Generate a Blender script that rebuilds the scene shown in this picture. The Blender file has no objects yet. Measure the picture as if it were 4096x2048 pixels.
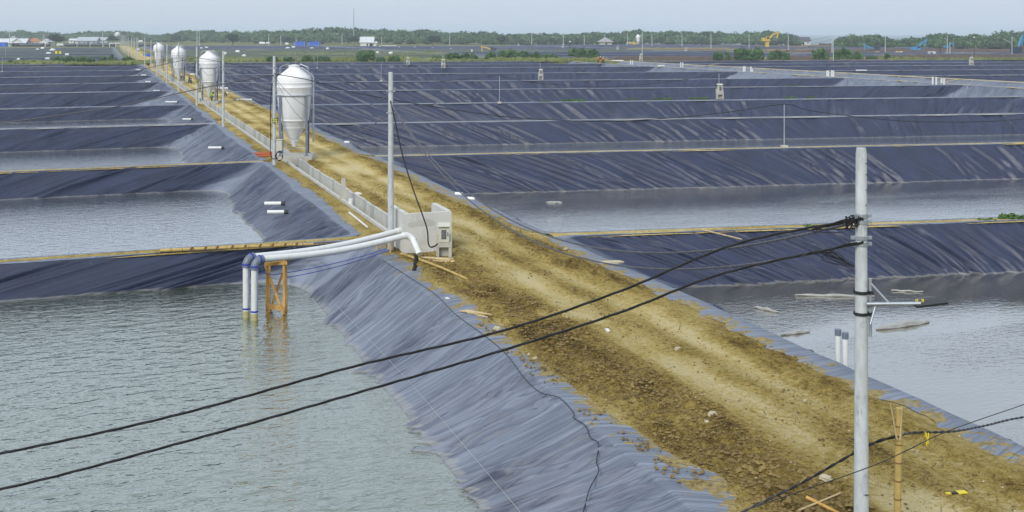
import bpy, math, random
import numpy as np
from mathutils import Vector, Matrix

sc = bpy.context.scene
COL = sc.collection
R = math.radians
F, CX, HV, H = 4400.0, 2048.0, 134.0, 9.0      # focal length in photo pixels, centre column, horizon row, camera height

# ------------------------------------------------------------------ camera
cam = bpy.data.cameras.new('camera')
cam.sensor_width = 36.0
cam.lens = 36.0 * F / 4096.0
cam.shift_y = -(1024.0 - HV) / 4096.0
cam.clip_start = 0.5
cam.clip_end = 60000
cam_ob = bpy.data.objects.new('camera', cam)
cam_ob.location = (0, 0, H)
cam_ob.rotation_euler = (R(90), 0, 0)
COL.objects.link(cam_ob)
sc.camera = cam_ob

# ------------------------------------------------------------------ sky, sun, exposure
HAZE = 0.00026
SUN_EL, SUN_AZ = 40.0, 205.0       # azimuth clockwise from +Y (view axis); behind the camera, to the left
w = bpy.data.worlds.new('World')
sc.world = w
w.use_nodes = True
nt = w.node_tree
for n in list(nt.nodes):
    nt.nodes.remove(n)
sky = nt.nodes.new('ShaderNodeTexSky')
sky.sky_type = 'NISHITA'
sky.sun_disc = False
sky.sun_elevation = R(SUN_EL)
sky.sun_rotation = R(SUN_AZ)
sky.air_density = 1.0
sky.dust_density = 3.0
ov = nt.nodes.new('ShaderNodeMix')
ov.data_type = 'RGBA'
ov.inputs[0].default_value = 0.90           # thin even overcast over the blue sky
nt.links.new(sky.outputs[0], ov.inputs[6])
ov.inputs[7].default_value = (4.15, 4.70, 5.50, 1)
bg = nt.nodes.new('ShaderNodeBackground')
bg.inputs[1].default_value = 0.10
wo = nt.nodes.new('ShaderNodeOutputWorld')
nt.links.new(ov.outputs[2], bg.inputs[0])
nt.links.new(bg.outputs[0], wo.inputs[0])

sun = bpy.data.lights.new('sun', 'SUN')
sun.energy = 1.5
sun.angle = R(24)
sun.color = (1.0, 0.965, 0.90)
sun_ob = bpy.data.objects.new('sun', sun)
d = Vector((math.sin(R(SUN_AZ)) * math.cos(R(SUN_EL)), math.cos(R(SUN_AZ)) * math.cos(R(SUN_EL)), math.sin(R(SUN_EL))))
sun_ob.rotation_euler = d.to_track_quat('Z', 'Y').to_euler()
sun_ob.location = (-40, -40, 80)
COL.objects.link(sun_ob)

sc.view_settings.view_transform = 'Standard'
sc.view_settings.look = 'None'
sc.view_settings.exposure = 0.68
sc.view_settings.gamma = 1.0
sc.view_settings.use_curve_mapping = False
sc.render.engine = 'CYCLES'
sc.cycles.use_denoising = True
sc.cycles.max_bounces = 6
sc.cycles.diffuse_bounces = 3
sc.cycles.glossy_bounces = 3
sc.cycles.volume_bounces = 2
sc.cycles.caustics_reflective = False
sc.cycles.caustics_refractive = False

# ------------------------------------------------------------------ frames: world <-> road (s along, t across, right positive)
TH = math.atan2(CX - 410.0, F)
CT, ST = math.cos(TH), math.sin(TH)
def W(s, t, z=0.0):
    return Vector((t * CT - s * ST, t * ST + s * CT, z))
def ST_(X, Y):
    return (-X * ST + Y * CT, X * CT + Y * ST)      # s, t
def px(u, v, z=0.0):
    Y = F * (H - z) / (v - HV)
    return Vector(((u - CX) * Y / F, Y, z))
def pxY(u, v, Y):
    return Vector(((u - CX) * Y / F, Y, H - (v - HV) * Y / F))

# ------------------------------------------------------------------ noise
def _h(ix, iy, seed):
    h = (ix.astype(np.int64) * 374761393 + iy.astype(np.int64) * 668265263 + seed * 974634777) & 0xFFFFFFFF
    h = ((h ^ (h >> 13)) * 1274126177) & 0xFFFFFFFF
    h = h ^ (h >> 16)
    return (h & 0xFFFF) / 65535.0
def vn(x, y, seed=0):
    x = np.asarray(x, float); y = np.asarray(y, float)
    ix, iy = np.floor(x), np.floor(y)
    fx, fy = x - ix, y - iy
    fx = fx * fx * (3 - 2 * fx); fy = fy * fy * (3 - 2 * fy)
    a, b = _h(ix, iy, seed), _h(ix + 1, iy, seed)
    c, d_ = _h(ix, iy + 1, seed), _h(ix + 1, iy + 1, seed)
    return (a + (b - a) * fx) * (1 - fy) + (c + (d_ - c) * fx) * fy
def fbm(x, y, seed=0, oct=4):
    s, a, tot = 0, 1.0, 0
    for o in range(oct):
        s = s + a * vn(x * 2 ** o, y * 2 ** o, seed + o * 17)
        tot += a; a *= 0.5
    return s / tot
def sstep(x, a, b):
    k = np.clip((x - a) / (b - a), 0, 1)
    return k * k * (3 - 2 * k)

# ------------------------------------------------------------------ object helpers
ORD = ['first', 'second', 'third', 'fourth', 'fifth', 'sixth', 'seventh', 'eighth', 'ninth', 'tenth', 'eleventh', 'twelfth', 'thirteenth', 'fourteenth', 'fifteenth', 'sixteenth']
def tag(o, label=None, cat=None, group=None, kind=None):
    if label: o['label'] = label
    if cat: o['category'] = cat
    if group: o['group'] = group
    if kind: o['kind'] = kind
    return o
def empty(name, loc, label, cat, group=None, rz=0.0):
    o = bpy.data.objects.new(name, None)
    o.empty_display_size = 0.3
    o.location = loc; o.rotation_euler = (0, 0, rz)
    COL.objects.link(o)
    return tag(o, label, cat, group)
def link(name, me, mat, parent=None, loc=None, rz=None):
    if mat is not None and not me.materials:
        for m in (mat if isinstance(mat, (list, tuple)) else [mat]):
            me.materials.append(m)
    o = bpy.data.objects.new(name, me)
    COL.objects.link(o)
    if parent is not None: o.parent = parent
    if loc is not None: o.location = loc
    if rz is not None: o.rotation_euler = (0, 0, rz)
    return o
def mesh_np(name, V, Q, uv=None, attrs=None, smooth=True):
    """V Nx3, Q list of index arrays (Mx3 or Mx4), uv per vertex, attrs {name: per-vertex floats}"""
    me = bpy.data.meshes.new(name)
    V = np.asarray(V, np.float32)
    Q = [np.asarray(q, np.int32) for q in (Q if isinstance(Q, list) else [Q])]
    nl = sum(q.size for q in Q); npoly = sum(len(q) for q in Q)
    me.vertices.add(len(V)); me.vertices.foreach_set('co', V.ravel())
    me.loops.add(nl); loops = np.concatenate([q.ravel() for q in Q])
    me.loops.foreach_set('vertex_index', loops)
    me.polygons.add(npoly)
    sizes = np.concatenate([np.full(len(q), q.shape[1], np.int32) for q in Q])
    starts = np.concatenate([[0], np.cumsum(sizes)[:-1]]).astype(np.int32)
    me.polygons.foreach_set('loop_start', starts)
    me.polygons.foreach_set('use_smooth', np.full(npoly, smooth))
    me.update(calc_edges=True)
    if uv is not None:
        l = me.uv_layers.new(name='UVMap')
        l.data.foreach_set('uv', np.asarray(uv, np.float32)[loops].ravel())
    for k, a in (attrs or {}).items():
        at = me.attributes.new(k, 'FLOAT', 'POINT')
        at.data.foreach_set('value', np.asarray(a, np.float32).ravel())
    return me

class MB:
    """collects simple solids and links them as ONE mesh"""
    def __init__(s): s.v, s.f, s.m = [], [], []
    def add(s, vs, fs, mi=0):
        n = len(s.v); s.v += [tuple(v) for v in vs]
        s.f += [tuple(i + n for i in f) for f in fs]; s.m += [mi] * len(fs)
    def box(s, c, d, rz=0.0, M=None, mi=0, taper=1.0):
        x, y, z = d[0] / 2, d[1] / 2, d[2] / 2
        vs = [Vector((a * x * (taper if e > 0 else 1), b * y * (taper if e > 0 else 1), e * z)) for e in (-1, 1) for a, b in ((-1, -1), (1, -1), (1, 1), (-1, 1))]
        Mx = M if M is not None else Matrix.Rotation(rz, 3, 'Z')
        s.add([Mx @ v + Vector(c) for v in vs], [(3, 2, 1, 0), (4, 5, 6, 7), (0, 1, 5, 4), (1, 2, 6, 5), (2, 3, 7, 6), (3, 0, 4, 7)], mi)
        return s
    def beam(s, p, q, wd, ht, mi=0):
        p, q = Vector(p), Vector(q); d = q - p
        M = d.to_track_quat('Z', 'Y').to_matrix()
        return s.box((p + q) / 2, (wd, ht, d.length), M=M, mi=mi)
    def tube(s, pts, r, n=8, mi=0, cap=True):
        pts = [Vector(p) for p in pts]; rs = r if isinstance(r, (list, tuple)) else [r] * len(pts)
        up = None; vs = []; fs = []
        for i, p in enumerate(pts):
            d = (pts[min(i + 1, len(pts) - 1)] - pts[max(i - 1, 0)]).normalized()
            if up is None:
                up = Vector((0, 0, 1)) if abs(d.z) < 0.9 else Vector((1, 0, 0))
            a = d.cross(up).normalized(); b = a.cross(d).normalized(); up = b
            for k in range(n):
                g = 2 * math.pi * k / n
                vs.append(p + (a * math.cos(g) + b * math.sin(g)) * rs[i])
        for i in range(len(pts) - 1):
            for k in range(n):
                fs.append((i * n + k, i * n + (k + 1) % n, (i + 1) * n + (k + 1) % n, (i + 1) * n + k))
        if cap:
            fs.append(tuple(range(n))[::-1]); fs.append(tuple(range((len(pts) - 1) * n, len(pts) * n)))
        s.add(vs, fs, mi); return s
    def cyl(s, p, q, r0, r1=None, n=12, mi=0):
        return s.tube([p, q], [r0, r0 if r1 is None else r1], n, mi)
    def lathe(s, prof, n=24, c=(0, 0, 0), mi=0, cap=True):
        vs = [(c[0] + r * math.cos(2 * math.pi * k / n), c[1] + r * math.sin(2 * math.pi * k / n), c[2] + z) for r, z in prof for k in range(n)]
        fs = [(i * n + k, i * n + (k + 1) % n, (i + 1) * n + (k + 1) % n, (i + 1) * n + k) for i in range(len(prof) - 1) for k in range(n)]
        if cap: fs += [tuple(range(n))[::-1], tuple(range((len(prof) - 1) * n, len(prof) * n))]
        s.add(vs, fs, mi); return s
    def blob(s, c, r, rng, n=7, m=5, rough=0.2, flat=1.0, mi=0):
        c = Vector(c); rx = r if isinstance(r, (tuple, list)) else (r, r, r); vs = []; fs = []
        for i in range(m + 1):
            ph = math.pi * i / m
            for k in range(n):
                g = 2 * math.pi * (k + 0.5 * (i % 2)) / n
                q = 1 + rng.uniform(-rough, rough) * (0 if i in (0, m) else 1)
                vs.append(c + Vector((rx[0] * math.sin(ph) * math.cos(g) * q, rx[1] * math.sin(ph) * math.sin(g) * q, rx[2] * math.cos(ph) * flat * q)))
        for i in range(m):
            for k in range(n):
                fs.append((i * n + k, (i + 1) * n + k, (i + 1) * n + (k + 1) % n, i * n + (k + 1) % n))
        s.add(vs, fs, mi); return s
    def prism(s, poly, y0, y1, M=None, mi=0):
        """extrude an xz polygon along y"""
        n = len(poly)
        vs = [Vector((x, y0, z)) for x, z in poly] + [Vector((x, y1, z)) for x, z in poly]
        if M is not None: vs = [M @ v for v in vs]
        fs = [tuple(range(n)), tuple(range(2 * n - 1, n - 1, -1))] + [(i, i + n, (i + 1) % n + n, (i + 1) % n) for i in range(n)]
        s.add(vs, fs, mi); return s
    def build(s, name, mat, parent=None, loc=None, rz=None, smooth=False):
        me = bpy.data.meshes.new(name)
        me.from_pydata(s.v, [], s.f)
        mats = mat if isinstance(mat, (list, tuple)) else [mat]
        for m in mats: me.materials.append(m)
        me.polygons.foreach_set('material_index', s.m)
        import bmesh
        b = bmesh.new(); b.from_mesh(me); bmesh.ops.recalc_face_normals(b, faces=b.faces); b.to_mesh(me); b.free()
        if smooth:
            me.polygons.foreach_set('use_smooth', [True] * len(me.polygons))
            try: me.set_sharp_from_angle(angle=R(38))
            except Exception: pass
        me.update()
        return link(name, me, None, parent, loc, rz)
def copy_tree(o, parent=None):
    c = o.copy(); COL.objects.link(c)
    if parent is not None: c.parent = parent
    for ch in list(o.children): copy_tree(ch, c)
    return c

# ------------------------------------------------------------------ materials
def nodes(name):
    m = bpy.data.materials.new(name); m.use_nodes = True
    t = m.node_tree
    return m, t, t.nodes['Principled BSDF']
def N(t, typ, **kw):
    n = t.nodes.new(typ)
    for k, v in kw.items():
        if k.startswith('i'): n.inputs[int(k[1:])].default_value = v
        else: setattr(n, k, v)
    return n
def math_(t, op, a, b=None, c=None, clamp=False):
    n = t.nodes.new('ShaderNodeMath'); n.operation = op; n.use_clamp = clamp
    for i, x in enumerate((a, b, c)):
        if x is None: continue
        if isinstance(x, (int, float)): n.inputs[i].default_value = x
        else: t.links.new(x, n.inputs[i])
    return n.outputs[0]
def ramp(t, fac, stops):
    n = t.nodes.new('ShaderNodeValToRGB'); t.links.new(fac, n.inputs[0])
    e = n.color_ramp.elements
    while len(e) < len(stops): e.new(0.5)
    for k, (p, c) in zip(e, stops):
        k.position = p
        k.color = (*c, 1) if isinstance(c, (tuple, list)) else (c, c, c, 1)
    return n.outputs[0]
def maprange(t, val, a, b, lo=0.0, hi=1.0):
    n = t.nodes.new('ShaderNodeMapRange'); n.interpolation_type = 'SMOOTHSTEP'
    t.links.new(val, n.inputs[0])
    n.inputs[1].default_value, n.inputs[2].default_value, n.inputs[3].default_value, n.inputs[4].default_value = a, b, lo, hi
    return n.outputs[0]
def noise(t, vec, scale, detail=4.0, rough=0.55, dist=0.0):
    n = N(t, 'ShaderNodeTexNoise'); n.inputs['Scale'].default_value = scale
    n.inputs['Detail'].default_value = detail; n.inputs['Roughness'].default_value = rough; n.inputs['Distortion'].default_value = dist
    if vec is not None: t.links.new(vec, n.inputs['Vector'])
    return n.outputs[0]
def mapping(t, vec, scale=(1, 1, 1), rot=(0, 0, 0), loc=(0, 0, 0)):
    n = N(t, 'ShaderNodeMapping'); t.links.new(vec, n.inputs[0])
    n.inputs['Scale'].default_value = scale; n.inputs['Rotation'].default_value = rot; n.inputs['Location'].default_value = loc
    return n.outputs[0]
def mix(t, fac, a, b, blend='MIX'):
    n = N(t, 'ShaderNodeMix', data_type='RGBA', blend_type=blend)
    for i, x in ((0, fac), (6, a), (7, b)):
        if isinstance(x, (int, float)): n.inputs[i].default_value = x
        elif isinstance(x, tuple): n.inputs[i].default_value = (*x, 1)
        else: t.links.new(x, n.inputs[i])
    return n.outputs[2]
def bump(t, h, strength=0.5, dist=0.02, prev=None):
    n = N(t, 'ShaderNodeBump'); n.inputs['Strength'].default_value = strength; n.inputs['Distance'].default_value = dist
    t.links.new(h, n.inputs['Height'])
    if prev is not None: t.links.new(prev, n.inputs['Normal'])
    return n.outputs[0]

def plain(name, col, rough=0.6, var=0.15, scale=3.0, metal=0.0, bmp=0.15, bscale=30.0, dirt=None, spec=0.5, stretch=(1, 1, 1)):
    """a painted / cast / moulded surface: base colour with blotches, weathering and fine relief"""
    m, t, p = nodes(name)
    co = N(t, 'ShaderNodeTexCoord').outputs['Object']
    nz = noise(t, mapping(t, co, stretch), scale, 5, 0.6)
    c = ramp(t, nz, [(0.25, tuple(x * (1 - var) for x in col)), (0.75, tuple(min(1, x * (1 + var)) for x in col))])
    if dirt:
        dn = noise(t, mapping(t, co, (1, 1, .35), loc=(4, 7, 1)), scale * 1.7, 6, 0.65)
        c = mix(t, maprange(t, dn, 0.52, 0.72, 0, 0.75), c, dirt)
    t.links.new(c, p.inputs['Base Color'])
    p.inputs['Roughness'].default_value = rough
    p.inputs['Metallic'].default_value = metal
    p.inputs['Specular IOR Level'].default_value = spec
    if bmp:
        t.links.new(bump(t, noise(t, co, bscale, 3), bmp, 0.01), p.inputs['Normal'])
    return m
M = {}
M['galv'] = plain('galvanised_steel', (.40, .44, .48), .42, .22, 5, .55, .1, 20)
M['legsteel'] = plain('dull_blue_grey_steel', (.20, .235, .30), .45, .2, 5, .4, .1, 20)
M['pole'] = plain('pale_spun_concrete', (.50, .53, .54), .7, .22, 7, 0, .2, 40, dirt=(.25, .27, .28), stretch=(1, 1, .35))
M['concrete'] = plain('cast_concrete', (.50, .48, .42), .85, .14, 2.2, 0, .25, 25, dirt=(.33, .31, .26))
M['plaster'] = plain('grey_white_render', (.62, .62, .58), .85, .06, 1.2, 0, .12, 18, dirt=(.44, .43, .38))
M['drain'] = plain('precast_drain_concrete', (.54, .54, .50), .85, .14, 2.5, 0, .2, 20, dirt=(.30, .29, .24))
M['drain_b'] = plain('weathered_drain_concrete', (.43, .44, .41), .85, .18, 2.5, 0, .2, 20, dirt=(.22, .21, .17))
M['grp'] = plain('white_fibreglass', (.86, .87, .87), .35, .03, 1.2, 0, .03, 8, dirt=(.76, .77, .77))
M['pvc'] = plain('white_pvc', (.74, .76, .75), .38, .05, 2.0, 0, 0, 8, dirt=(.60, .60, .53))
M['pvcgrey'] = plain('grey_pvc_socket', (.15, .18, .23), .45, .12, 3, 0, 0)
M['pvcmould'] = plain('algae_stained_pvc', (.46, .43, .20), .6, .2, 6, 0, .1)
M['rope'] = plain('blue_rope', (.03, .05, .38), .6, .2, 10, 0, .3, 60)
M['cable'] = plain('black_cable', (.012, .011, .013), .42, .3, 4, 0, 0)
M['cablegrey'] = plain('grey_cable', (.10, .105, .12), .5, .3, 4, 0, 0)
M['wood'] = plain('orange_timber', (.56, .33, .09), .75, .35, 4, 0, .3, 30, stretch=(1, 1, .25), dirt=(.36, .19, .06))
M['bamboo'] = plain('yellow_bamboo', (.50, .36, .12), .55, .22, 6, 0, .15, 30)
M['bambooold'] = plain('dry_bamboo', (.52, .41, .22), .7, .25, 9, 0, .2, 30)
M['node'] = plain('bamboo_node', (.20, .12, .04), .8, .2, 6, 0, 0)
M['cream'] = plain('cream_cabinet_paint', (.56, .56, .47), .5, .06, 3, 0, .03, dirt=(.42, .41, .33))
M['black'] = plain('black_plastic', (.015, .016, .02), .5, .2, 4, 0, 0)
M['glass'] = plain('smoked_window', (.16, .17, .17), .15, .1, 3, 0, 0)
M['red'] = plain('red_button', (.45, .04, .03), .4, .05, 3, 0, 0)
M['blue'] = plain('blue_button', (.05, .12, .35), .4, .05, 3, 0, 0)
M['orangepipe'] = plain('orange_conduit', (.52, .13, .04), .5, .15, 4, 0, 0)
M['yellow'] = plain('bright_yellow_plastic', (.75, .62, .02), .5, .1, 6, 0, 0)
M['stone'] = plain('pale_stone', (.46, .41, .29), .9, .22, 6, 0, .4, 20)
M['scrap'] = plain('white_scrap', (.66, .65, .58), .7, .15, 6, 0, .2)
M['foam'] = plain('white_foam_heap', (.74, .76, .78), .9, .06, 1.5, 0, .3, 3)
M['clod'] = plain('brown_soil_clod', (.20, .142, .050), .95, .65, .7, 0, .5, 12)
M['whitewall'] = plain('white_house_wall', (.66, .67, .64), .8, .06, .8, 0, 0, dirt=(.5, .5, .46))
M['yellowwall'] = plain('cream_house_wall', (.60, .56, .40), .8, .06, .8, 0, 0)
M['greywall'] = plain('grey_shed_wall', (.35, .40, .43), .8, .1, .8, 0, 0)
M['whiteroof'] = plain('white_sheet_roof', (.60, .62, .64), .6, .12, .6, 0, 0, dirt=(.40, .42, .43))
M['palesheet'] = plain('weathered_pale_sheet', (.42, .46, .50), .7, .15, .6, 0, 0, dirt=(.3, .32, .34))
M['dustydike'] = plain('dusty_dike_crest', (.36, .36, .35), .95, .25, .5, 0, .3, 6, dirt=(.30, .26, .17))
M['greyroof'] = plain('grey_sheet_roof', (.33, .33, .34), .75, .15, .7, 0, 0)
M['darkroof'] = plain('dark_slate_roof', (.07, .075, .10), .7, .2, .7, 0, 0)
M['tileroof'] = plain('orange_tile_roof', (.42, .15, .07), .8, .2, .7, 0, 0)
M['window'] = plain('dark_window_pane', (.035, .045, .06), .2, .1, 1, 0, 0)
M['frame'] = plain('white_frame', (.65, .65, .62), .6, .05, 1, 0, 0)
M['bluetarp'] = plain('blue_tarpaulin', (.02, .11, .62), .5, .12, 1.5, 0, .2, 3)
M['tank'] = plain('black_tank_plastic', (.022, .028, .045), .45, .2, 1.5, 0, 0)
M['exblue'] = plain('light_blue_machine_paint', (.055, .30, .56), .45, .12, 2, 0, 0, dirt=(.10, .22, .30))
M['exyellow'] = plain('yellow_machine_paint', (.68, .45, .03), .45, .1, 2, 0, 0, dirt=(.4, .27, .05))
M['exnavy'] = plain('dark_navy_machine_paint', (.03, .045, .09), .45, .1, 2, 0, 0)
M['track'] = plain('steel_track', (.045, .045, .045), .7, .3, 5, 0, .2)
M['steel'] = plain('worn_bucket_steel', (.16, .15, .14), .5, .3, 4, .5, 0)
M['skin'] = plain('skin', (.26, .14, .085), .6, .1, 5, 0, 0)
M['hivis'] = plain('lime_vest_cloth', (.42, .58, .04), .8, .1, 5, 0, .1)
M['orangecloth'] = plain('orange_work_cloth', (.68, .22, .02), .8, .12, 5, 0, .1)
M['darkcloth'] = plain('dark_cloth', (.022, .024, .035), .85, .2, 5, 0, .1)
M['whitehat'] = plain('white_helmet', (.76, .76, .74), .4, .03, 5, 0, 0)
M['yellowhat'] = plain('yellow_helmet', (.74, .50, .03), .4, .03, 5, 0, 0)
M['bark'] = plain('grey_bark', (.12, .095, .07), .9, .25, 2, 0, .4, 10)
M['mudpile'] = plain('dark_mud_pile', (.085, .062, .048), .95, .3, .6, 0, .6, 3)
M['net'] = plain('black_netting', (.03, .026, .02), .9, .4, 20, 0, .5, 40)

def lampmat():
    m, t, p = nodes('lime_floodlight_lens')
    p.inputs['Base Color'].default_value = (.55, .62, .12, 1)  # flat lime base colour of the lens
    p.inputs['Roughness'].default_value = .3
    return m
M['lens'] = lampmat()
def leafmat(name, dark, light, scale=0.5):
    m, t, p = nodes(name)
    co = N(t, 'ShaderNodeTexCoord').outputs['Object']
    a = noise(t, co, scale, 3, .6)
    at = N(t, 'ShaderNodeAttribute', attribute_name='tone')
    f = math_(t, 'ADD', math_(t, 'MULTIPLY', a, .5), math_(t, 'MULTIPLY', at.outputs['Fac'], .6))
    t.links.new(ramp(t, f, [(0.2, dark), (0.85, light)]), p.inputs['Base Color'])
    p.inputs['Roughness'].default_value = .65
    p.inputs['Specular IOR Level'].default_value = .25
    return m
M['leaf_forest'] = leafmat('mangrove_leaves', (.030, .062, .028), (.115, .21, .085), .06)
M['leaf_bush'] = leafmat('bush_leaves', (.035, .085, .028), (.12, .24, .07), .3)
M['leaf_tree'] = leafmat('dark_tree_leaves', (.013, .028, .016), (.038, .066, .034), .3)
M['leaf_weed'] = leafmat('weed_leaves', (.045, .105, .02), (.13, .24, .06), 1.2)
M['leaf_grass'] = leafmat('rank_grass', (.10, .13, .035), (.24, .27, .09), .05)
# ------------------------------------------------------------------ soil, liner, water materials
def soil_mat():
    m, t, p = nodes('dry_and_damp_soil')
    co = N(t, 'ShaderNodeTexCoord').outputs['Object']
    damp = N(t, 'ShaderNodeAttribute', attribute_name='damp').outputs['Fac']
    crack = N(t, 'ShaderNodeAttribute', attribute_name='crack').outputs['Fac']
    n1 = noise(t, mapping(t, co, (1.0, .28, 1)), 1.6, 6, .65)          # drawn out along the wheel tracks
    n2 = noise(t, co, 6.5, 6, .7)
    n3 = noise(t, co, 0.35, 3, .5)
    f = math_(t, 'ADD', math_(t, 'MULTIPLY_ADD', damp, .80, -.01), math_(t, 'MULTIPLY', math_(t, 'SUBTRACT', n1, .5), 1.05))
    f = math_(t, 'ADD', f, math_(t, 'MULTIPLY', math_(t, 'SUBTRACT', n2, .5), 1.5))
    n4 = noise(t, co, 22, 4, .75)
    f = math_(t, 'ADD', f, math_(t, 'MULTIPLY', math_(t, 'SUBTRACT', n3, .5), 0.7))
    f = math_(t, 'ADD', f, math_(t, 'MULTIPLY', math_(t, 'SUBTRACT', n4, .5), 1.15))
    c = ramp(t, f, [(0.0, (.66, .55, .29)), (.25, (.56, .435, .150)), (.50, (.42, .305, .082)), (.76, (.20, .135, .036)), (1.0, (.075, .048, .014))])
    # pale caliche specks
    sp = N(t, 'ShaderNodeTexVoronoi'); sp.inputs['Scale'].default_value = 2.1; t.links.new(co, sp.inputs['Vector'])
    spk = math_(t, 'MULTIPLY', maprange(t, sp.outputs['Distance'], .03, .055, 1, 0), math_(t, 'GREATER_THAN', noise(t, co, 1.1, 1), .52))
    c = mix(t, math_(t, 'MULTIPLY', spk, .8), c, (.55, .49, .36))
    # drying cracks
    vo = N(t, 'ShaderNodeTexVoronoi', feature='DISTANCE_TO_EDGE'); vo.inputs['Scale'].default_value = 2.6
    wv = mix(t, .16, co, N(t, 'ShaderNodeTexNoise', i2=3.0).outputs[1], 'ADD')
    t.links.new(wv, vo.inputs['Vector'])
    ck = math_(t, 'MULTIPLY', maprange(t, vo.outputs[0], .004, .022, 1, 0), math_(t, 'MULTIPLY', crack, maprange(t, n3, .42, .58)))
    c = mix(t, math_(t, 'MULTIPLY', ck, .6), c, (.10, .07, .03))
    t.links.new(c, p.inputs['Base Color'])
    p.inputs['Roughness'].default_value = .95
    p.inputs['Specular IOR Level'].default_value = .15
    h = math_(t, 'ADD', math_(t, 'MULTIPLY', n2, math_(t, 'ADD', .25, damp)), math_(t, 'MULTIPLY', ck, -.7))
    b1 = bump(t, h, 1.0, .20)
    b2 = bump(t, n4, 1.0, .06, b1)
    t.links.new(b2, p.inputs['Normal'])
    return m
M['soil'] = soil_mat()

def liner_mat(name, base, dustcol, d0, d1, damax, wl=None):
    m, t, p = nodes(name)
    uv = N(t, 'ShaderNodeUVMap').outputs[0]
    geo = N(t, 'ShaderNodeNewGeometry')
    co = N(t, 'ShaderNodeTexCoord').outputs['Object']
    sep = N(t, 'ShaderNodeSeparateXYZ'); t.links.new(geo.outputs['Normal'], sep.inputs[0])
    soilv = N(t, 'ShaderNodeAttribute', attribute_name='soil').outputs['Fac']
    f1 = noise(t, mapping(t, uv, (1.5, .07, 1)), 1.0, 4, .55, .1)
    f2 = noise(t, mapping(t, uv, (3.4, .14, 1)), 1.0, 3, .5, .1)
    f3 = noise(t, uv, 2.6, 5, .65, .6)
    r1 = math_(t, 'POWER', math_(t, 'SUBTRACT', 1.0, math_(t, 'ABSOLUTE', math_(t, 'MULTIPLY_ADD', f1, 2.6, -1.3))), 3.0, clamp=True)
    # dusty film on the flatter plastic, in blotches; crease lines are painted fold shade
    big = noise(t, co, .22, 4, .6)
    flat = N(t, 'ShaderNodeAttribute', attribute_name='flat').outputs['Fac']
    nzz = math_(t, 'ADD', math_(t, 'MULTIPLY', flat, .88), math_(t, 'MULTIPLY', sep.outputs[2], .12))
    dn = math_(t, 'ADD', nzz, math_(t, 'MULTIPLY', math_(t, 'SUBTRACT', big, .5), .16))
    dust_shade = math_(t, 'MULTIPLY', maprange(t, dn, d0, d1), damax)
    streak = noise(t, mapping(t, uv, (3.2, .35, 1)), 1.0, 5, .7, .4)
    dust_shade = math_(t, 'MULTIPLY', dust_shade, maprange(t, streak, .28, .68, .84, 1.08))
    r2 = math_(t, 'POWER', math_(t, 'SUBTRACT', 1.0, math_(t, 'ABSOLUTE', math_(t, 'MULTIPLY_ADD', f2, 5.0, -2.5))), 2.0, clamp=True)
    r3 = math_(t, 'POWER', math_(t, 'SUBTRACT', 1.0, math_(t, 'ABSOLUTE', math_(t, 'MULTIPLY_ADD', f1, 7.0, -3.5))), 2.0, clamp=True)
    dust_shade = math_(t, 'MULTIPLY', dust_shade, math_(t, 'SUBTRACT', 1.0, math_(t, 'MULTIPLY', math_(t, 'MAXIMUM', math_(t, 'MULTIPLY', r2, .95), math_(t, 'MULTIPLY', r3, .45)), .55)))  # thin dark crease lines paint the shade between folds into the colour
    scuff = math_(t, 'MULTIPLY', maprange(t, f3, .60, .78, 0, .20), maprange(t, noise(t, co, .55, 2), .42, .65))
    dust_shade = math_(t, 'ADD', dust_shade, scuff, clamp=True)
    dust_shade = math_(t, 'ADD', dust_shade, math_(t, 'MULTIPLY', r1, .02), clamp=True)
    c = ramp(t, noise(t, co, .5, 3), [(.3, tuple(x * .8 for x in base)), (.7, tuple(x * 1.2 for x in base))])
    c = mix(t, dust_shade, c, dustcol)
    # mud thrown over the plastic
    mud = math_(t, 'MULTIPLY', maprange(t, noise(t, mapping(t, uv, (1.2, 1.6, 1)), 1.0, 6, .72), .60, .68), maprange(t, noise(t, co, .18, 2), .5, .66))
    mud = math_(t, 'MULTIPLY', mud, .22)
    lipm = maprange(t, math_(t, 'ADD', soilv, math_(t, 'MULTIPLY_ADD', noise(t, co, 1.5, 6, .7), 3.2, -1.6)), .58, .72)
    c = mix(t, mud, c, (.27, .19, .07))
    c = mix(t, lipm, c, ramp(t, noise(t, co, 7.0, 6, .75), [(.3, (.13, .095, .028)), (.7, (.43, .335, .135))]))
    if wl is not None:      # scum line left by the water
        sp = N(t, 'ShaderNodeSeparateXYZ'); t.links.new(co, sp.inputs[0])
        zz = math_(t, 'ADD', sp.outputs[2], math_(t, 'MULTIPLY_ADD', f3, .16, -.08))
        sc_ = math_(t, 'MULTIPLY', maprange(t, zz, wl + .025, wl + .06, 1, 0), math_(t, 'GREATER_THAN', zz, wl - .12))
        c = mix(t, math_(t, 'MULTIPLY', sc_, .40), c, (.33, .33, .30))
    t.links.new(c, p.inputs['Base Color'])
    rg = math_(t, 'MULTIPLY_ADD', dust_shade, .30, .44)
    rg = math_(t, 'ADD', rg, math_(t, 'MULTIPLY', lipm, .4), clamp=True)
    t.links.new(rg, p.inputs['Roughness'])
    p.inputs['Specular IOR Level'].default_value = .5
    fw = maprange(t, flat, .76, .88, .22, 1.0)
    b = bump(t, math_(t, 'MULTIPLY', r1, fw), .30, .14)
    b = bump(t, math_(t, 'MULTIPLY', math_(t, 'SUBTRACT', 1.0, r2), fw), .5, .06, b)
    b = bump(t, math_(t, 'MULTIPLY', f2, fw), .5, .07, b)
    b = bump(t, f3, .20, .05, b)
    t.links.new(b, p.inputs['Normal'])
    return m
LB, LD = (.022, .031, .071), (.34, .385, .455)

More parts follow.
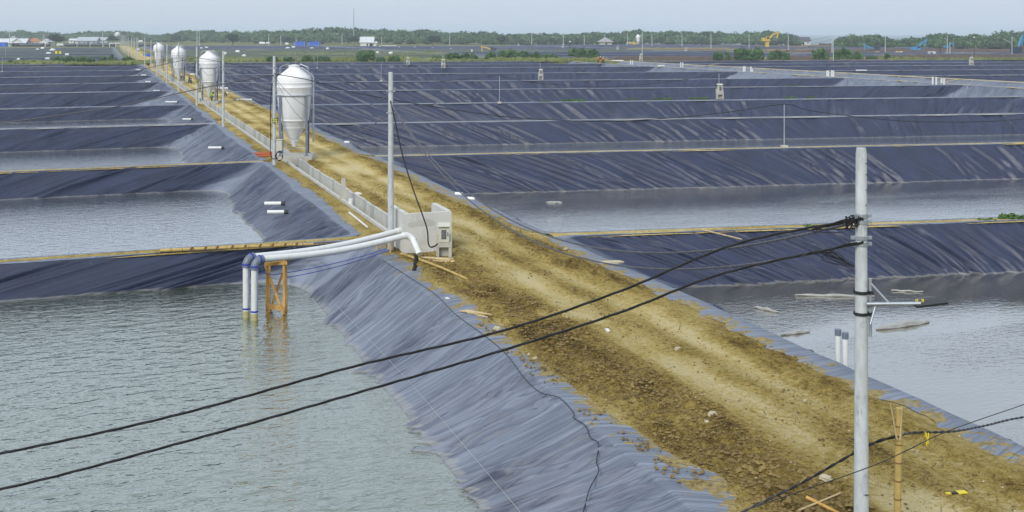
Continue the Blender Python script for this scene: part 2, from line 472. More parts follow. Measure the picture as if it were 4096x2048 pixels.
def water_mat(name, base, wscale, wstr, gain=1.0, power=1.6, rough=.04, rot=0.0, calm=0.0, tint=(1, 1, 1)):
    """turbid water: a coloured body under a reflecting skin that strengthens towards grazing view"""
    m, t, p = nodes(name)
    co = N(t, 'ShaderNodeTexCoord').outputs['Object']
    w1 = noise(t, mapping(t, co, (1.0, 2.1, 1), (0, 0, rot)), wscale, 3, .5, .35)
    w2 = noise(t, mapping(t, co, (1.0, 1.7, 1), (0, 0, rot + .3)), wscale * 2.7, 3, .55, .2)
    h = math_(t, 'ADD', w1, math_(t, 'MULTIPLY', w2, .38))
    if calm:
        k = maprange(t, noise(t, mapping(t, co, (.6, 1.6, 1)), .09, 3), .40, .62, 1 - calm, 1)
        h = math_(t, 'MULTIPLY', h, k)
    b = bump(t, h, 1.0, wstr)
    bn = noise(t, co, .12, 3)
    t.links.new(ramp(t, bn, [(.3, tuple(x * .85 for x in base)), (.7, tuple(x * 1.15 for x in base))]), p.inputs['Base Color'])
    p.inputs['Roughness'].default_value = .6
    p.inputs['Specular IOR Level'].default_value = 0
    t.links.new(b, p.inputs['Normal'])
    g = N(t, 'ShaderNodeBsdfGlossy'); g.inputs['Roughness'].default_value = rough; g.inputs['Color'].default_value = (*tint, 1)
    t.links.new(b, g.inputs['Normal'])
    lw = N(t, 'ShaderNodeLayerWeight'); lw.inputs[0].default_value = .5; t.links.new(b, lw.inputs['Normal'])
    f = math_(t, 'MULTIPLY', math_(t, 'POWER', lw.outputs['Facing'], power), gain, clamp=True)
    mx = N(t, 'ShaderNodeMixShader'); t.links.new(f, mx.inputs[0]); t.links.new(p.outputs[0], mx.inputs[1]); t.links.new(g.outputs[0], mx.inputs[2])
    t.links.new(mx.outputs[0], t.nodes['Material Output'].inputs['Surface'])
    return m
M['water_green'] = water_mat('green_pond_water', (.044, .064, .024), 1.35, .074, 1.0, 1.36, .035, .25, tint=(.98, 1, .94))
M['water_grey'] = water_mat('grey_green_pond_water', (.050, .062, .040), 1.7, .034, 1.0, 1.2, .05, .15)
M['water_blue'] = water_mat('clear_pond_water', (.078, .074, .030), 2.4, .028, 1.0, 1.25, .03, .1, .6)
M['water_murky'] = water_mat('murky_olive_pond_water', (.078, .068, .020), 2.4, .030, 1.0, 1.45, .03, .1, .75)
M['water_far'] = water_mat('distant_pond_water', (.07, .085, .075), 1.2, .04, .9, 1.6, .08)
M['sea'] = water_mat('sea_water', (.115, .185, .185), .35, .05, .30, 1.6, .3)

# ------------------------------------------------------------------ pond liners
def offset_ring(cor, offs, rad, nside, karc):
    """cor: 4 (t,s) corners CCW; offs: inward shift of each side; rad: corner radius -> ring points, side ids, inward normals"""
    cor = [np.array(c, float) for c in cor]
    lines = []
    for i in range(4):
        a, b = cor[i], cor[(i + 1) % 4]
        d_ = (b - a) / np.linalg.norm(b - a); n = np.array((-d_[1], d_[0]))
        lines.append((a + n * offs[i], d_, n))
    pts = []
    for i in range(4):
        (p, d1, _), (q, d2, _) = lines[i - 1], lines[i]
        k = np.cross(q - p, d2) / np.cross(d1, d2)
        pts.append(p + d1 * k)
    out, side = [], []
    for i in range(4):
        a, b = pts[i], pts[(i + 1) % 4]
        d_ = lines[i][1]; dn = lines[(i + 1) % 4][1]
        L = np.linalg.norm(b - a); r = min(rad, L * .4)
        a2, b2 = a + d_ * r, b - d_ * r
        for k in range(nside[i]):
            out.append(a2 + (b2 - a2) * k / (nside[i] - 1)); side.append(i)
        e = b + dn * r
        for k in range(1, karc):
            x = k / karc
            out.append(b2 * (1 - x) ** 2 + b * 2 * x * (1 - x) + e * x * x); side.append(i + x)
    return np.array(out), np.array(side)

def pond_liner(name, cor, D, slopes, spac, mat, rows=14, lip=(.5, .5, .5, .5), lipsoil=(.3,) * 4, fold=.06, shear=(0, 0, 0, 0), r0=.7, r1=3.5, seed=0, wob=.10, fsize=1.0, karc=14, lift=0.0, dustoff=0.0, dens=1.0, cw=1.0):
    nside = []
    for i in range(4):
        L = np.linalg.norm(np.array(cor[i]) - np.array(cor[(i + 1) % 4]))
        nside.append(int(max(4, L / spac[i])))
    base, side = offset_ring(cor, (0, 0, 0, 0), r0, nside, karc)
    n = len(base)
    seg = np.linalg.norm(np.roll(base, -1, 0) - base, axis=1)
    p = np.concatenate([[0], np.cumsum(seg)[:-1]])
    si = np.floor(side).astype(int) % 4; fr = side - np.floor(side)
    def per(vals):
        v = np.array(vals, float); return v[si] * (1 - fr) + v[(si + 1) % 4] * fr
    lipw, lips, shr, slo = per(lip), per(lipsoil), per(shear), per(slopes)
    lipw = lipw * (.55 + .9 * fbm(p * .35, p * 0 + seed, seed + 5, 4)) * (.8 + .4 * vn(p * 2.1, p * 0, seed + 3))
    wobble = (fbm(p * .22, p * 0 + 3, seed + 9, 3) - .5) * 2 * wob
    ctr = base.mean(0)
    P, qs, soil, dz = [], [], [], []
    inn = offset_ring(cor, [.05] * 4, r0, nside, karc)[0] - base
    inn = inn / np.maximum(np.linalg.norm(inn, axis=1, keepdims=True), 1e-6)
    if lift:
        P.append(np.column_stack([base - inn * (lipw + D * 1.3)[:, None], np.full(n, -D)])); qs.append(-lipw - D); soil.append(lips + .9)
    for j, l in enumerate((1.0, .5)):
        xy = base - inn * (lipw * l)[:, None]
        z = .035 + .03 * vn(p * 1.3, p * 0 + j, seed + 21)
        if j == 0: z = z * 0 + .022
        P.append(np.column_stack([xy, z])); qs.append(-lipw * l); soil.append(lips * (1.25 if j == 0 else .9))
    fr_rows = np.linspace(0, 1, rows) ** 1.15
    sr = np.sqrt(1 + slo ** 2)
    for k, f in enumerate(fr_rows):
        xy, _ = offset_ring(cor, [s * D * f for s in slopes], r0 + (r1 - r0) * f, nside, karc)
        xy = xy + inn * (wobble * (1 - f))[:, None]
        z = np.full(n, -D * f) - .10 * math.sin(math.pi * min(1, f * 1.0)) + .035 * (1 - f)
        P.append(np.column_stack([xy, z])); qs.append(D * f * sr); soil.append(lips * .45 * max(0, 1 - f * 9) - max(0, f * 9 - 1) * .35)
    P = np.array(P); qs = np.array(qs); soil = np.clip(np.array(soil), -.6, 2)
    nr = len(P)
    # folds
    pp = np.broadcast_to(p, (nr, n)); q = np.maximum(qs, 0)
    ks = shr * (.55 + .9 * vn(p / 9.0, p * 0, seed + 31))
    a = pp + ks * q - ks * .16 * q ** 1.6
    def ridge(fr_, ql, sd, pw):
        x = fbm(a * fr_ / fsize, q * ql, sd, 2)
        return np.maximum(0, 1 - np.abs(2 * x - 1) * 2.2) ** pw
    amp = fold * sstep(qs, -.1, .45)
    mod = .35 + 1.1 * vn(pp / 7.0, q * .15, seed + 41)
    dsp = amp * mod * (1.2 * ridge(.9, .06, seed + 61, 2.2) + .6 * ridge(2.0, .10, seed + 71, 1.6) - .6)
    # separate long creases, many of them fanning out from one snag on the crest
    rs = np.random.RandomState(seed); qmax = q.max()
    jobs = []
    for sd_ in range(4):
        if spac[sd_] > 1.5 and not lift: continue
        js_ = np.nonzero(si == sd_)[0]; L_ = p[js_[-1]] - p[js_[0]]
        jobs += [(sd_, p[js_[0]] + rs.rand() * L_) for _ in range(int(L_ / ((.20 * fsize ** .7) if sd_ == 1 else (.50 / dens * fsize ** .8)) / (2 if sd_ == 1 else 3)))]
    for done, (sd_, pc) in enumerate(jobs):
        j0 = int(np.searchsorted(p, pc)) % n; bank = sd_ == 1
        fan = rs.randint(1, 4) if bank else rs.randint(1, 6); k0 = shr[j0] * rs.uniform(.5, 1.25) + rs.normal() * .2
        for f_ in range(fan):
            k1 = k0 + (f_ - fan / 2) * rs.uniform(.08, .26); c2 = -k1 * rs.uniform(.04, .26)
            p0 = pc + rs.normal() * .3 * fsize * fan * .5
            if bank: wd = rs.uniform(.05, .12) * fsize ** .7; hh = wd * rs.uniform(.4, 1.0)
            else: wd = rs.uniform(.06, .17) * fsize ** .9 * cw * (1.6 if rs.rand() < .12 else 1); hh = wd * rs.uniform(.28, .78)
            qa, qb = rs.uniform(-.5, .3) * qmax, rs.uniform(.7, 1.5) * qmax
            reach = 5 + abs(k1) * qmax * 1.2
            js = np.nonzero(np.abs(p - pc) < reach)[0]
            if len(js) < 3: continue
            j1, j2 = js[0], js[-1] + 1
            q_, pp_ = q[:, j1:j2], pp[:, j1:j2]
            dd = pp_ + k1 * q_ + c2 * q_ * q_ - p0 - .18 * (fbm(q_ * .6, pp_ * 0 + done * 3.1 + f_, seed + 7, 2) - .5)
            env = sstep(q_, qa, qa + .4) * (1 - sstep(q_, qb - .5, qb)) * sstep(qs[:, j1:j2], .0, .25)
            dsp[:, j1:j2] += hh * env * (np.exp(-(dd / wd) ** 2) - .75 * np.exp(-((dd - 1.7 * wd) / (1.25 * wd)) ** 2))
    # broad slack of the sheet
    dsp = dsp + fold * np.where(si == 1, .35, 1.6) * sstep(qs, .1, 1.0) * (fbm(a * .16 / fsize, q * .25, seed + 91, 2) - .5)
    du = np.roll(P, -1, 1) - np.roll(P, 1, 1)
    dv = np.gradient(P, axis=0)
    nn = np.cross(du, dv); nn /= np.maximum(np.linalg.norm(nn, axis=2, keepdims=True), 1e-9)
    nn = np.where(nn[:, :, 2:3] < 0, -nn, nn)
    flat = nn[:, :, 2] + dustoff + .05 * (fbm(pp / 6.0, q * .4, seed + 81, 3) - .5)
    P = P + nn * dsp[:, :, None]
    if not lift: P[:2, :, 2] = np.maximum(P[:2, :, 2], .018)
    V = P.reshape(-1, 3)
    idx = np.arange(nr * n).reshape(nr, n)
    A = idx[:-1]; B = np.roll(idx, -1, 1)[:-1]; C = np.roll(idx, -1, 1)[1:]; Dd = idx[1:]
    Q = np.stack([A, B, C, Dd], -1).reshape(-1, 4)[:, ::-1]
    V = np.vstack([V, np.array([[*P[-1].mean(0)[:2], -D - .05]])])
    last = idx[-1]; tri = np.stack([last, np.roll(last, -1), np.full(n, len(V) - 1)], -1)
    uv = np.column_stack([np.append(a.ravel(), 0), np.append(qs.ravel(), 0)])
    so = np.append(soil.ravel(), 0)
    me = mesh_np(name, V, [Q, tri], uv, {'soil': so, 'flat': np.append(flat.ravel(), 1)})
    return link(name, me, mat, rz=TH, loc=(0, 0, lift))

def pond_water(name, cor, slopes, D, d, mat, r0, r1, lift=0.0):
    f = min(1, d / D + .03)
    xy, _ = offset_ring(cor, [s * D * f - .25 for s in slopes], r0 + (r1 - r0) * f, (24,) * 4, 10)
    me = bpy.data.meshes.new(name)
    me.from_pydata([(x, y, lift - d) for x, y in xy], [], [tuple(range(len(xy)))])
    return tag(link(name, me, mat, rz=TH), kind='structure')

def pt_st(u, v):
    P_ = px(u, v); return ST_(P_.x, P_.y)
TL, TR = 10.5, 18.8                     # road edges (crest of the banks)
TRF, TC1, TE0, TE1 = 141.5, 142.7, 157.0, 160.0
L_S = [47.1, 78.0, 113.0, 143.6, 180.2, 212.0, 247.0, 283.4, 322.0, 348.0]
R_S = [44.8, 78.5, 108.7, 139.3, 173.5, 206.0, 246.0, 288.0, 320.0, 349.0]
SLR = -0.172
def Lf(k, t): return L_S[k] + 0.0 * t
def Rf(k, t): return R_S[k] + SLR * (t - 19.0)
DIKE = 1.05
ordn = ['nearest', 'second', 'third', 'fourth', 'fifth', 'sixth', 'seventh', 'eighth', 'ninth', 'last']
def dmat(wl, key):
    nm = 'liner_' + key
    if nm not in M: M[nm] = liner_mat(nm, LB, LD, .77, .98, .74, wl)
    return M[nm]
EXTRA_L = ['green water inside', 'grey-green water inside', 'a pale strip of water inside', 'a thin sliver of water inside', 'long fan-shaped folds', 'crinkled folds', 'crumpled far face', 'smooth far face', 'smooth dark far face', 'pale slack fold on its near rim']
wdep = {0: 1.2, 1: 1.55, 2: 1.95, 3: 1.5}
for k in range(10):
    sn = 12.0 if k == 0 else L_S[k - 1] + DIKE
    cor = [(-80, sn), (TL, sn), (TL, L_S[k]), (-80, L_S[k])]
    d = wdep.get(k); D = (d or 1.6) + .7
    slopes = (1.2, 2.5 if k == 0 else 1.9, 1.0, 1.2)
    Yd = L_S[k]
    sp = max(.075, Yd * .0019)
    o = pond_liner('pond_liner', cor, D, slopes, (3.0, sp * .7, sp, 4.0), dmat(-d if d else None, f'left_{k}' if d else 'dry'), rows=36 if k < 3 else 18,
                   lip=(.35 if k < 4 else .5, .9 if k == 0 else .6, .38 if k < 3 else .72, .4), lipsoil=(.25, .64 if k == 0 else .3, .12 if k < 3 else .05, .2),
                   cw=(2.0, 1.3, 1, 1, 1, 1, 1, 1, 1, 1)[k], dens=(.5, .7, .9, 1, 1.2, 1, 1, .7, .5, .6)[k], fold=.10 if k == 0 else .11 + .0006 * Yd, shear=(0, .25, -1.5, 0), r0=1.1, r1=4.2 if k == 0 else 3.2, dustoff=(.015, .0, .01, -.01, .04, .0, .02, -.01, 0, .01)[k], seed=100 + k * 13, wob=.22 if k < 2 else .3, fsize=1.0 + k * .15)
    tag(o, f'{ordn[k]} black pond liner left of the dirt road, {EXTRA_L[k]}', 'pond liner', 'pond liners left of the road')
    if d: pond_water('pond_water', cor, slopes, D, d, M['water_green' if k == 0 else 'water_grey'], 1.1, 4.2 if k == 0 else 3.2)

wdep = {0: 2.0, 1: 2.5, 2: 2.1}
EXTRA_R = ['blue-grey water inside', 'rippled silvery water inside', 'thin strip of shining water inside', 'wide smooth far face', 'weeds along its near rim', 'dusty patches on its far face', 'finely creased far face', 'even dark far face', 'low dark far face', 'low far face before the green strip']
for k in range(10):
    sn0 = (12.0, 12.0 - 20) if k == 0 else None
    t0, t1 = TR, TRF
    if k == 0: cor = [(t0, 12.0), (75.0, 2.0), (75.0, Rf(0, 75)), (t0, Rf(0, t0))]
    else: cor = [(t0, Rf(k - 1, t0) + DIKE), (t1, Rf(k - 1, t1) + DIKE), (t1, Rf(k, t1)), (t0, Rf(k, t0))]
    d = wdep.get(k); D = (d or 2.1) + .7
    slopes = (1.1, 2.2, 1.0 if k else .95, 1.3)
    sp = max(.09, R_S[k] * .0021)
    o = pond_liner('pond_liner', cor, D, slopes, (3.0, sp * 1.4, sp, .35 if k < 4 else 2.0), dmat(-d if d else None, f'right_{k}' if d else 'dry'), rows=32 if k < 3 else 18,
                   lip=(.35 if k < 3 else .5, .6, .38 if k < 3 else .72, .95 if k < 3 else .6), lipsoil=(.25, .2, .12 if k < 3 else .03, .60), fold=.11 + .0006 * R_S[k], shear=(0, .3, 1.0, 0),
                   r0=1.0, r1=3.5, dustoff=(-.005, 0, -.01, .085, -.01, .03, .04, 0, .01, .02)[k], seed=500 + k * 13, wob=.22 if k < 2 else .35, fsize=1.0 + k * .15)
    tag(o, f'{ordn[k]} black pond liner right of the dirt road, {EXTRA_R[k]}', 'pond liner', 'pond liners right of the road')
    if d: pond_water('pond_water', cor, slopes, D, d, M['water_murky' if k == 0 else 'water_blue' if k == 1 else 'water_grey'], 1.0, 3.5)

# drainage canal and the ponds beyond it
def Cs(s, t): return s + SLR * (t - TC1)
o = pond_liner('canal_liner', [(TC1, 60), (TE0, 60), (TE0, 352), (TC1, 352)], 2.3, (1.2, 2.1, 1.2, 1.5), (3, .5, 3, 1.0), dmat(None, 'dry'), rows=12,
               lip=(.4, .5, .4, .5), lipsoil=(.2, .25, .2, .3), fold=.28, shear=(0, .3, 0, 0), r0=.8, r1=2.5, dustoff=.07, seed=900, wob=.3, fsize=2.0)
tag(o, 'long pale dusty liner of the drainage canal crossing the right side behind the ponds', 'canal liner')
FARS = [157.0, 190.0, 223.0, 258.0, 289.0, 319.0]
for k in range(5):
    a, b = FARS[k] + DIKE, FARS[k + 1]
    t0, t1 = TE1, 330.0
    cor = [(t0, a + SLR * (t0 - 158)), (t1, a + SLR * (t1 - 158)), (t1, b + SLR * (t1 - 158)), (t0, b + SLR * (t0 - 158))]
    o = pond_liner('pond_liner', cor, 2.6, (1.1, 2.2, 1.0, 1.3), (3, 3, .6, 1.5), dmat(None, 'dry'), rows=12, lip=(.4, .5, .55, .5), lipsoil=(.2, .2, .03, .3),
                   fold=.24, shear=(0, .3, 1.4, 0), r0=1.0, r1=3.0, dustoff=.02, seed=950 + k * 11, wob=.35, fsize=2.2)
    tag(o, f'{ordn[k]} dark pond liner beyond the canal embankment at the right edge', 'pond liner', 'pond liners beyond the canal')

# ------------------------------------------------------------------ earth: road, dikes, embankments
def dampness(t, s):
    """how damp and cloddy the soil is, 0..1"""
    near = 1 - sstep(s, 34, 52)
    wob_ = (fbm(s * .12, t * .3, 3, 3) - .5) * 1.4
    a = near * (.50 + .35 * fbm(t * .5, s * .35, 61, 3)) * np.exp(-((t - 12.6 + wob_ * .6) / 1.25) ** 4)                      # cloddy patch beside the left bank
    b = .56 * np.exp(-((t - 17.35 + wob_ * .45) / .75) ** 2) * (.45 + .9 * fbm(s * .16, t * .2, 9, 3)) # windrow along the right edge
    c = (1 - near) * .34 * np.exp(-((t - 11.2) / 1.3) ** 4)
    c2 = (1 - near) * .30 * np.exp(-((t - 13.9) / .55) ** 2)
    e = .30 * np.exp(-((t - 15.45 + wob_ * .25) / .42) ** 2) * (.3 + fbm(s * .22, t, 19, 3))
    tr = -.13 * np.exp(-((t - 14.7 + wob_ * .25) / .42) ** 2) - .15 * np.exp(-((t - 16.25 + wob_ * .25) / .38) ** 2)
    n = (fbm(t * .8, s * .22, 29, 4) - .5) * .8
    return np.clip(.30 + a + b + c + c2 + e + tr + n, 0, 1)
def road_mesh():
    ss = [6.0]
    while ss[-1] < 352: ss.append(ss[-1] + max(.10, ss[-1] * .0021))
    ss += list(np.linspace(356, 860, 90))
    ss = np.array(ss); ts = np.linspace(TL + .08, TR - .05, 96)
    Tt, Ss = np.meshgrid(ts, ss)
    dm = dampness(Tt, Ss)
    edge = sstep(np.minimum(Tt - TL, TR - Tt), .55, 1.5)
    cl = fbm(Tt * 2.6, Ss * 2.6, 77, 4) - .42
    h = edge * (np.maximum(0, cl) * .42 * sstep(dm, .42, .85) + .05 * (fbm(Tt * .9, Ss * .5, 88, 3) - .5))
    h += edge * .16 * np.exp(-((Tt - 17.35) / .6) ** 2) * fbm(Ss * .3, Tt * .4, 5, 3)
    h -= edge * .03 * (np.exp(-((Tt - 14.7) / .35) ** 2) + np.exp(-((Tt - 16.25) / .35) ** 2))
    ch = (Ss > 45.2) & (Ss < 352)
    inside = (Tt > 12.02) & (Tt < 13.06)
    h = np.where(ch & inside, -.82, h)
    trench = ch & (Tt >= 13.06) & (Tt < 13.62)
    h = np.where(trench, -.38 * (1 - (Tt - 13.06) / .6), h)
    h = np.where(ch & (Tt > 11.5) & (Tt <= 12.02), np.minimum(h, .02), h)
    h = h - .05 * sstep(np.minimum(Tt - TL, TR - Tt), .35, .05)
    V = np.column_stack([Tt.ravel(), Ss.ravel(), h.ravel()])
    nr, nc = Tt.shape; idx = np.arange(nr * nc).reshape(nr, nc)
    Q = np.stack([idx[:-1, :-1], idx[:-1, 1:], idx[1:, 1:], idx[1:, :-1]], -1).reshape(-1, 4)
    pale = sstep(np.hypot((Tt - 14.6) / 1.6, (Ss - 16.9) / 1.2), 1.0, .3) * .35 + sstep(np.hypot((Tt - 12.9) / 1.9, (Ss - 32.3) / .9), 1.0, .3) * .45 + sstep(np.hypot((Tt - 15.2) / 2.2, (Ss - 72.5) / 3.5), 1, .3) * .35
    dm = np.clip(dm - pale, 0, 1)
    ck = sstep(Tt, 14.0, 15.2) * sstep(Ss, 27, 21) * sstep(dm, .55, .3)
    me = mesh_np('dirt_road', V, Q, None, {'damp': dm.ravel(), 'crack': ck.ravel()})
    return link('dirt_road', me, M['soil'], rz=TH)
tag(road_mesh(), kind='structure')

def soil_strip(name, f0, f1, a0, a1, n, m=7, damp=.28, hump=.05, seed=0, along='t', mat_='soil'):
    """strip of soil; along 't': s from f0(t) to f1(t) for t in a0..a1; along 's' swaps roles"""
    A = np.linspace(a0, a1, n); k = np.linspace(0, 1, m)
    AA, K = np.meshgrid(A, k, indexing='ij')
    lo, hi = f0(AA), f1(AA)
    Bv = lo + (hi - lo) * K
    z = hump * np.sin(np.pi * K) * (.5 + fbm(AA * .5, K * 2, seed, 3)) - .0
    z = np.where((K < .01) | (K > .99), -.03, z)
    T_, S_ = (AA, Bv) if along == 't' else (Bv, AA)
    V = np.column_stack([T_.ravel(), S_.ravel(), z.ravel()])
    idx = np.arange(n * m).reshape(n, m)
    Q = np.stack([idx[:-1, :-1], idx[:-1, 1:], idx[1:, 1:], idx[1:, :-1]], -1).reshape(-1, 4)
    dm = np.clip(damp + (fbm(AA * .35, K * 3, seed + 3, 4) - .5) * .6, 0, 1)
    return tag(link(name, mesh_np(name, V, Q, None, {'damp': dm.ravel(), 'crack': dm.ravel() * 0}), M[mat_], rz=TH), kind='structure')
for k in range(10):
    ns = 220 if k < 3 else 90
    soil_strip('earth_dike', lambda t, k=k: L_S[k] - .08 + 0 * t, lambda t, k=k: L_S[k] + DIKE + .08 + 0 * t, -80, TL + .1, ns, seed=k, damp=.44 if k < 3 else .3, hump=.05 if k < 3 else .02, mat_='soil' if k < 2 else 'dustydike')
    soil_strip('earth_dike', lambda t, k=k: Rf(k, t) - .08, lambda t, k=k: Rf(k, t) + DIKE + .08, TR - .1, 75 if k == 0 else TRF + .1, ns, seed=40 + k, damp=.30 if k < 3 else .3, hump=.05 if k < 3 else .02, mat_='soil' if k < 2 else 'dustydike')
soil_strip('canal_bank', lambda s: 0 * s + TRF - .1, lambda s: 0 * s + TC1 + .1, 60, 352, 200, seed=71, damp=.25, along='s')
soil_strip('canal_embankment', lambda s: 0 * s + TE0 - .1, lambda s: 0 * s + TE1 + .1, 60, 352, 300, seed=72, damp=.20, along='s')
for k in range(1, 6):
    soil_strip('earth_dike', lambda t, k=k: FARS[k] + SLR * (t - 158) - .1, lambda t, k=k: FARS[k] + SLR * (t - 158) + DIKE + .1, TE1 - .1, 330, 120, seed=80 + k, damp=.2, mat_='dustydike')

# ------------------------------------------------------------------ the plain beyond
def plain_mat():
    m, t, p = nodes('grass_and_mud_plain')
    co = N(t, 'ShaderNodeTexCoord').outputs['Object']
    geo = N(t, 'ShaderNodeSeparateXYZ'); t.links.new(co, geo.inputs[0])
    a = noise(t, mapping(t, co, (.35, 1, 1)), .05, 6, .65)
    b = noise(t, co, .6, 5, .7)
    g = ramp(t, math_(t, 'ADD', math_(t, 'MULTIPLY', a, .7), math_(t, 'MULTIPLY', b, .4)), [(.35, (.060, .085, .030)), (.52, (.135, .155, .055)), (.7, (.26, .23, .10))])
    mu = ramp(t, b, [(.3, (.10, .075, .055)), (.7, (.24, .185, .12))])
    f = maprange(t, math_(t, 'ADD', geo.outputs[0], math_(t, 'MULTIPLY', math_(t, 'SUBTRACT', a, .5), 90.0)), 60, 120)
    t.links.new(mix(t, f, g, mu), p.inputs['Base Color'])
    p.inputs['Roughness'].default_value = .95
    p.inputs['Specular IOR Level'].default_value = .1
    t.links.new(bump(t, b, .8, .6), p.inputs['Normal'])
    return m
M['plain'] = plain_mat()
def ground():
    s_ = np.concatenate([[-21000, -3000, -600, -60, -8, 3], np.arange(20, 345, 25), [351, 353.2], np.arange(360, 900, 12), np.arange(910, 2100, 30), [2300, 3000, 5000, 9000, 21000]])
    t_ = np.concatenate([[-21000, -6000, -3000, -1500, -1000], np.arange(-800, -100, 50), [-84, -82], np.arange(-70, 330, 20), [331, 333], np.arange(345, 1000, 20), [1100, 1300, 2000, 6000, 21000]])
    Tt, Ss = np.meshgrid(t_, s_)
    back = np.where(Tt < 19, 349.6, np.minimum(349.6, np.where(Tt < 150, 350.0 + SLR * (Tt - 19), 320.3 + SLR * (Tt - 158)))) 
    Ss = np.where((Ss > 350.5) & (Ss < 352), back, Ss)
    Ss = np.where((Ss > 352.9) & (Ss < 353.5), back + .6, Ss)
    inside = (Ss > -9) & (Ss <= back + .01) & (Tt > -83) & (Tt < 332)
    z = np.where(inside, -4.2, -.05)
    X = Tt * CT - Ss * ST; Y = Tt * ST + Ss * CT
    z = np.where(((Y > 890) & (X + Y > 1110)) | (Y > 1715), -1.6, z)
    V = np.column_stack([X.ravel(), Y.ravel(), z.ravel()])
    nr, nc = Tt.shape; idx = np.arange(nr * nc).reshape(nr, nc)
    Q = np.stack([idx[:-1, :-1], idx[:-1, 1:], idx[1:, 1:], idx[1:, :-1]], -1).reshape(-1, 4)
    return link('ground', mesh_np('ground', V, Q, smooth=False), M['plain'])
tag(ground(), kind='structure')
me = bpy.data.meshes.new('sea')
me.from_pydata([(190, 875, -.9), (20800, 875, -.9), (20800, 20800, -.9), (-20800, 20800, -.9), (-20800, 1690, -.9), (-625, 1690, -.9)], [], [(0, 1, 2, 3, 4, 5)])
tag(link('sea', me, M['sea']), kind='structure')
M['cablegrey2'] = plain('dusty_rope', (.42, .43, .42), .8, .2, 4, 0, 0)
rng = random.Random(7)
def catmull(P, n=8):
    P = [Vector(p) for p in P]; out = []
    for i in range(len(P) - 1):
        a, b, c, d = P[max(i - 1, 0)], P[i], P[i + 1], P[min(i + 2, len(P) - 1)]
        for k in range(n):
            x = k / n
            out.append(.5 * (2 * b + (c - a) * x + (2 * a - 5 * b + 4 * c - d) * x * x + (3 * b - a - 3 * c + d) * x ** 3))
    return out + [P[-1]]
def sagline(a, b, sag, n=26):
    a, b = Vector(a), Vector(b)
    return [a.lerp(b, i / n) - Vector((0, 0, 4 * sag * (i / n) * (1 - i / n))) for i in range(n + 1)]
def cable(name, pts, r, mat, label, cat='cable', group=None, strands=1, pitch=.55):
    mb = MB()
    if strands == 1: mb.tube(pts, r, 6)
    else:
        # twisted bundle
        L = 0; fine = []
        for i in range(len(pts) - 1):
            a, b = Vector(pts[i]), Vector(pts[i + 1]); n = max(2, int((b - a).length / .11))
            fine += [a.lerp(b, k / n) for k in range(n)]
        fine.append(Vector(pts[-1]))
        for sx in range(strands):
            out = []; L = 0
            for i, p in enumerate(fine):
                if i: L += (p - fine[i - 1]).length
                d = (fine[min(i + 1, len(fine) - 1)] - fine[max(i - 1, 0)]).normalized()
                a = d.cross(Vector((0, 0, 1))).normalized(); b = a.cross(d)
                g = 2 * math.pi * (L / pitch + sx / strands)
                out.append(p + (a * math.cos(g) + b * math.sin(g)) * r * .95)
            mb.tube(out, r, 5)
    return tag(mb.build(name, mat, smooth=True), label, cat, group)

# ------------------------------------------------------------------ precast drain along the road
def make_drain(s0, s1, label, n_gap):
    base = W(s0, 12.5)
    o = empty('drain_channel', base, label, 'drain', rz=TH)
    L = s1 - s0
    MB().box((-.42, L / 2, -.33), (.11, L, .90)).build('left_kerb', M['drain'], o)
    MB().box((0, L / 2, -.80), (.74, L, .08)).build('channel_floor', M['drain'], o)
    n = max(1, round(L / .85)); st = L / n
    pm = {}
    for i in range(n):
        m_ = 'drain' if rng.random() < .6 else 'drain_b'
        if m_ not in pm:
            q = MB().box((0, 0, 0), (.09, st - .075, 1.0)).box((0, 0, .52), (.13, st - .06, .05)).build('panel', M[m_], o)
            pm[m_] = q.data
        else: q = link('panel', pm[m_], None, o)
        q.location = (.43 + rng.uniform(-.02, .02), st * (i + .5), -.30 + rng.uniform(-.02, .02)); q.rotation_euler = (rng.uniform(-.015, .015), rng.uniform(-.04, .04), 0)
    return o
SILO_S = [px(1187, 641).y for _ in (0,)]
SILOS = [(75.6, 'nearest'), (132.0, 'second'), (190.0, 'third'), (257.0, 'farthest')]
def pole_s(v): 
    Y = F * H / (v - HV); return Y
silo_v = [641, 414, 333, 281]
silo_u = [1190, 830, 700, 628]
SC = []
for u, v in zip(silo_u, silo_v):
    p = px(u, v); s, t = ST_(p.x, p.y); SC.append((s + 1.05, 12.92))
edges = [46.2] + [s for s, t in SC]
nm = ['near white tank to the nearest silo', 'nearest silo to the second silo', 'second silo to the third silo', 'third silo to the farthest silo']
for i in range(4):
    a = edges[i] + (0 if i == 0 else 1.35); b = edges[i + 1] - 1.35
    make_drain(a, b, f'pale concrete panelled drain channel running from the {nm[i]}', 0)

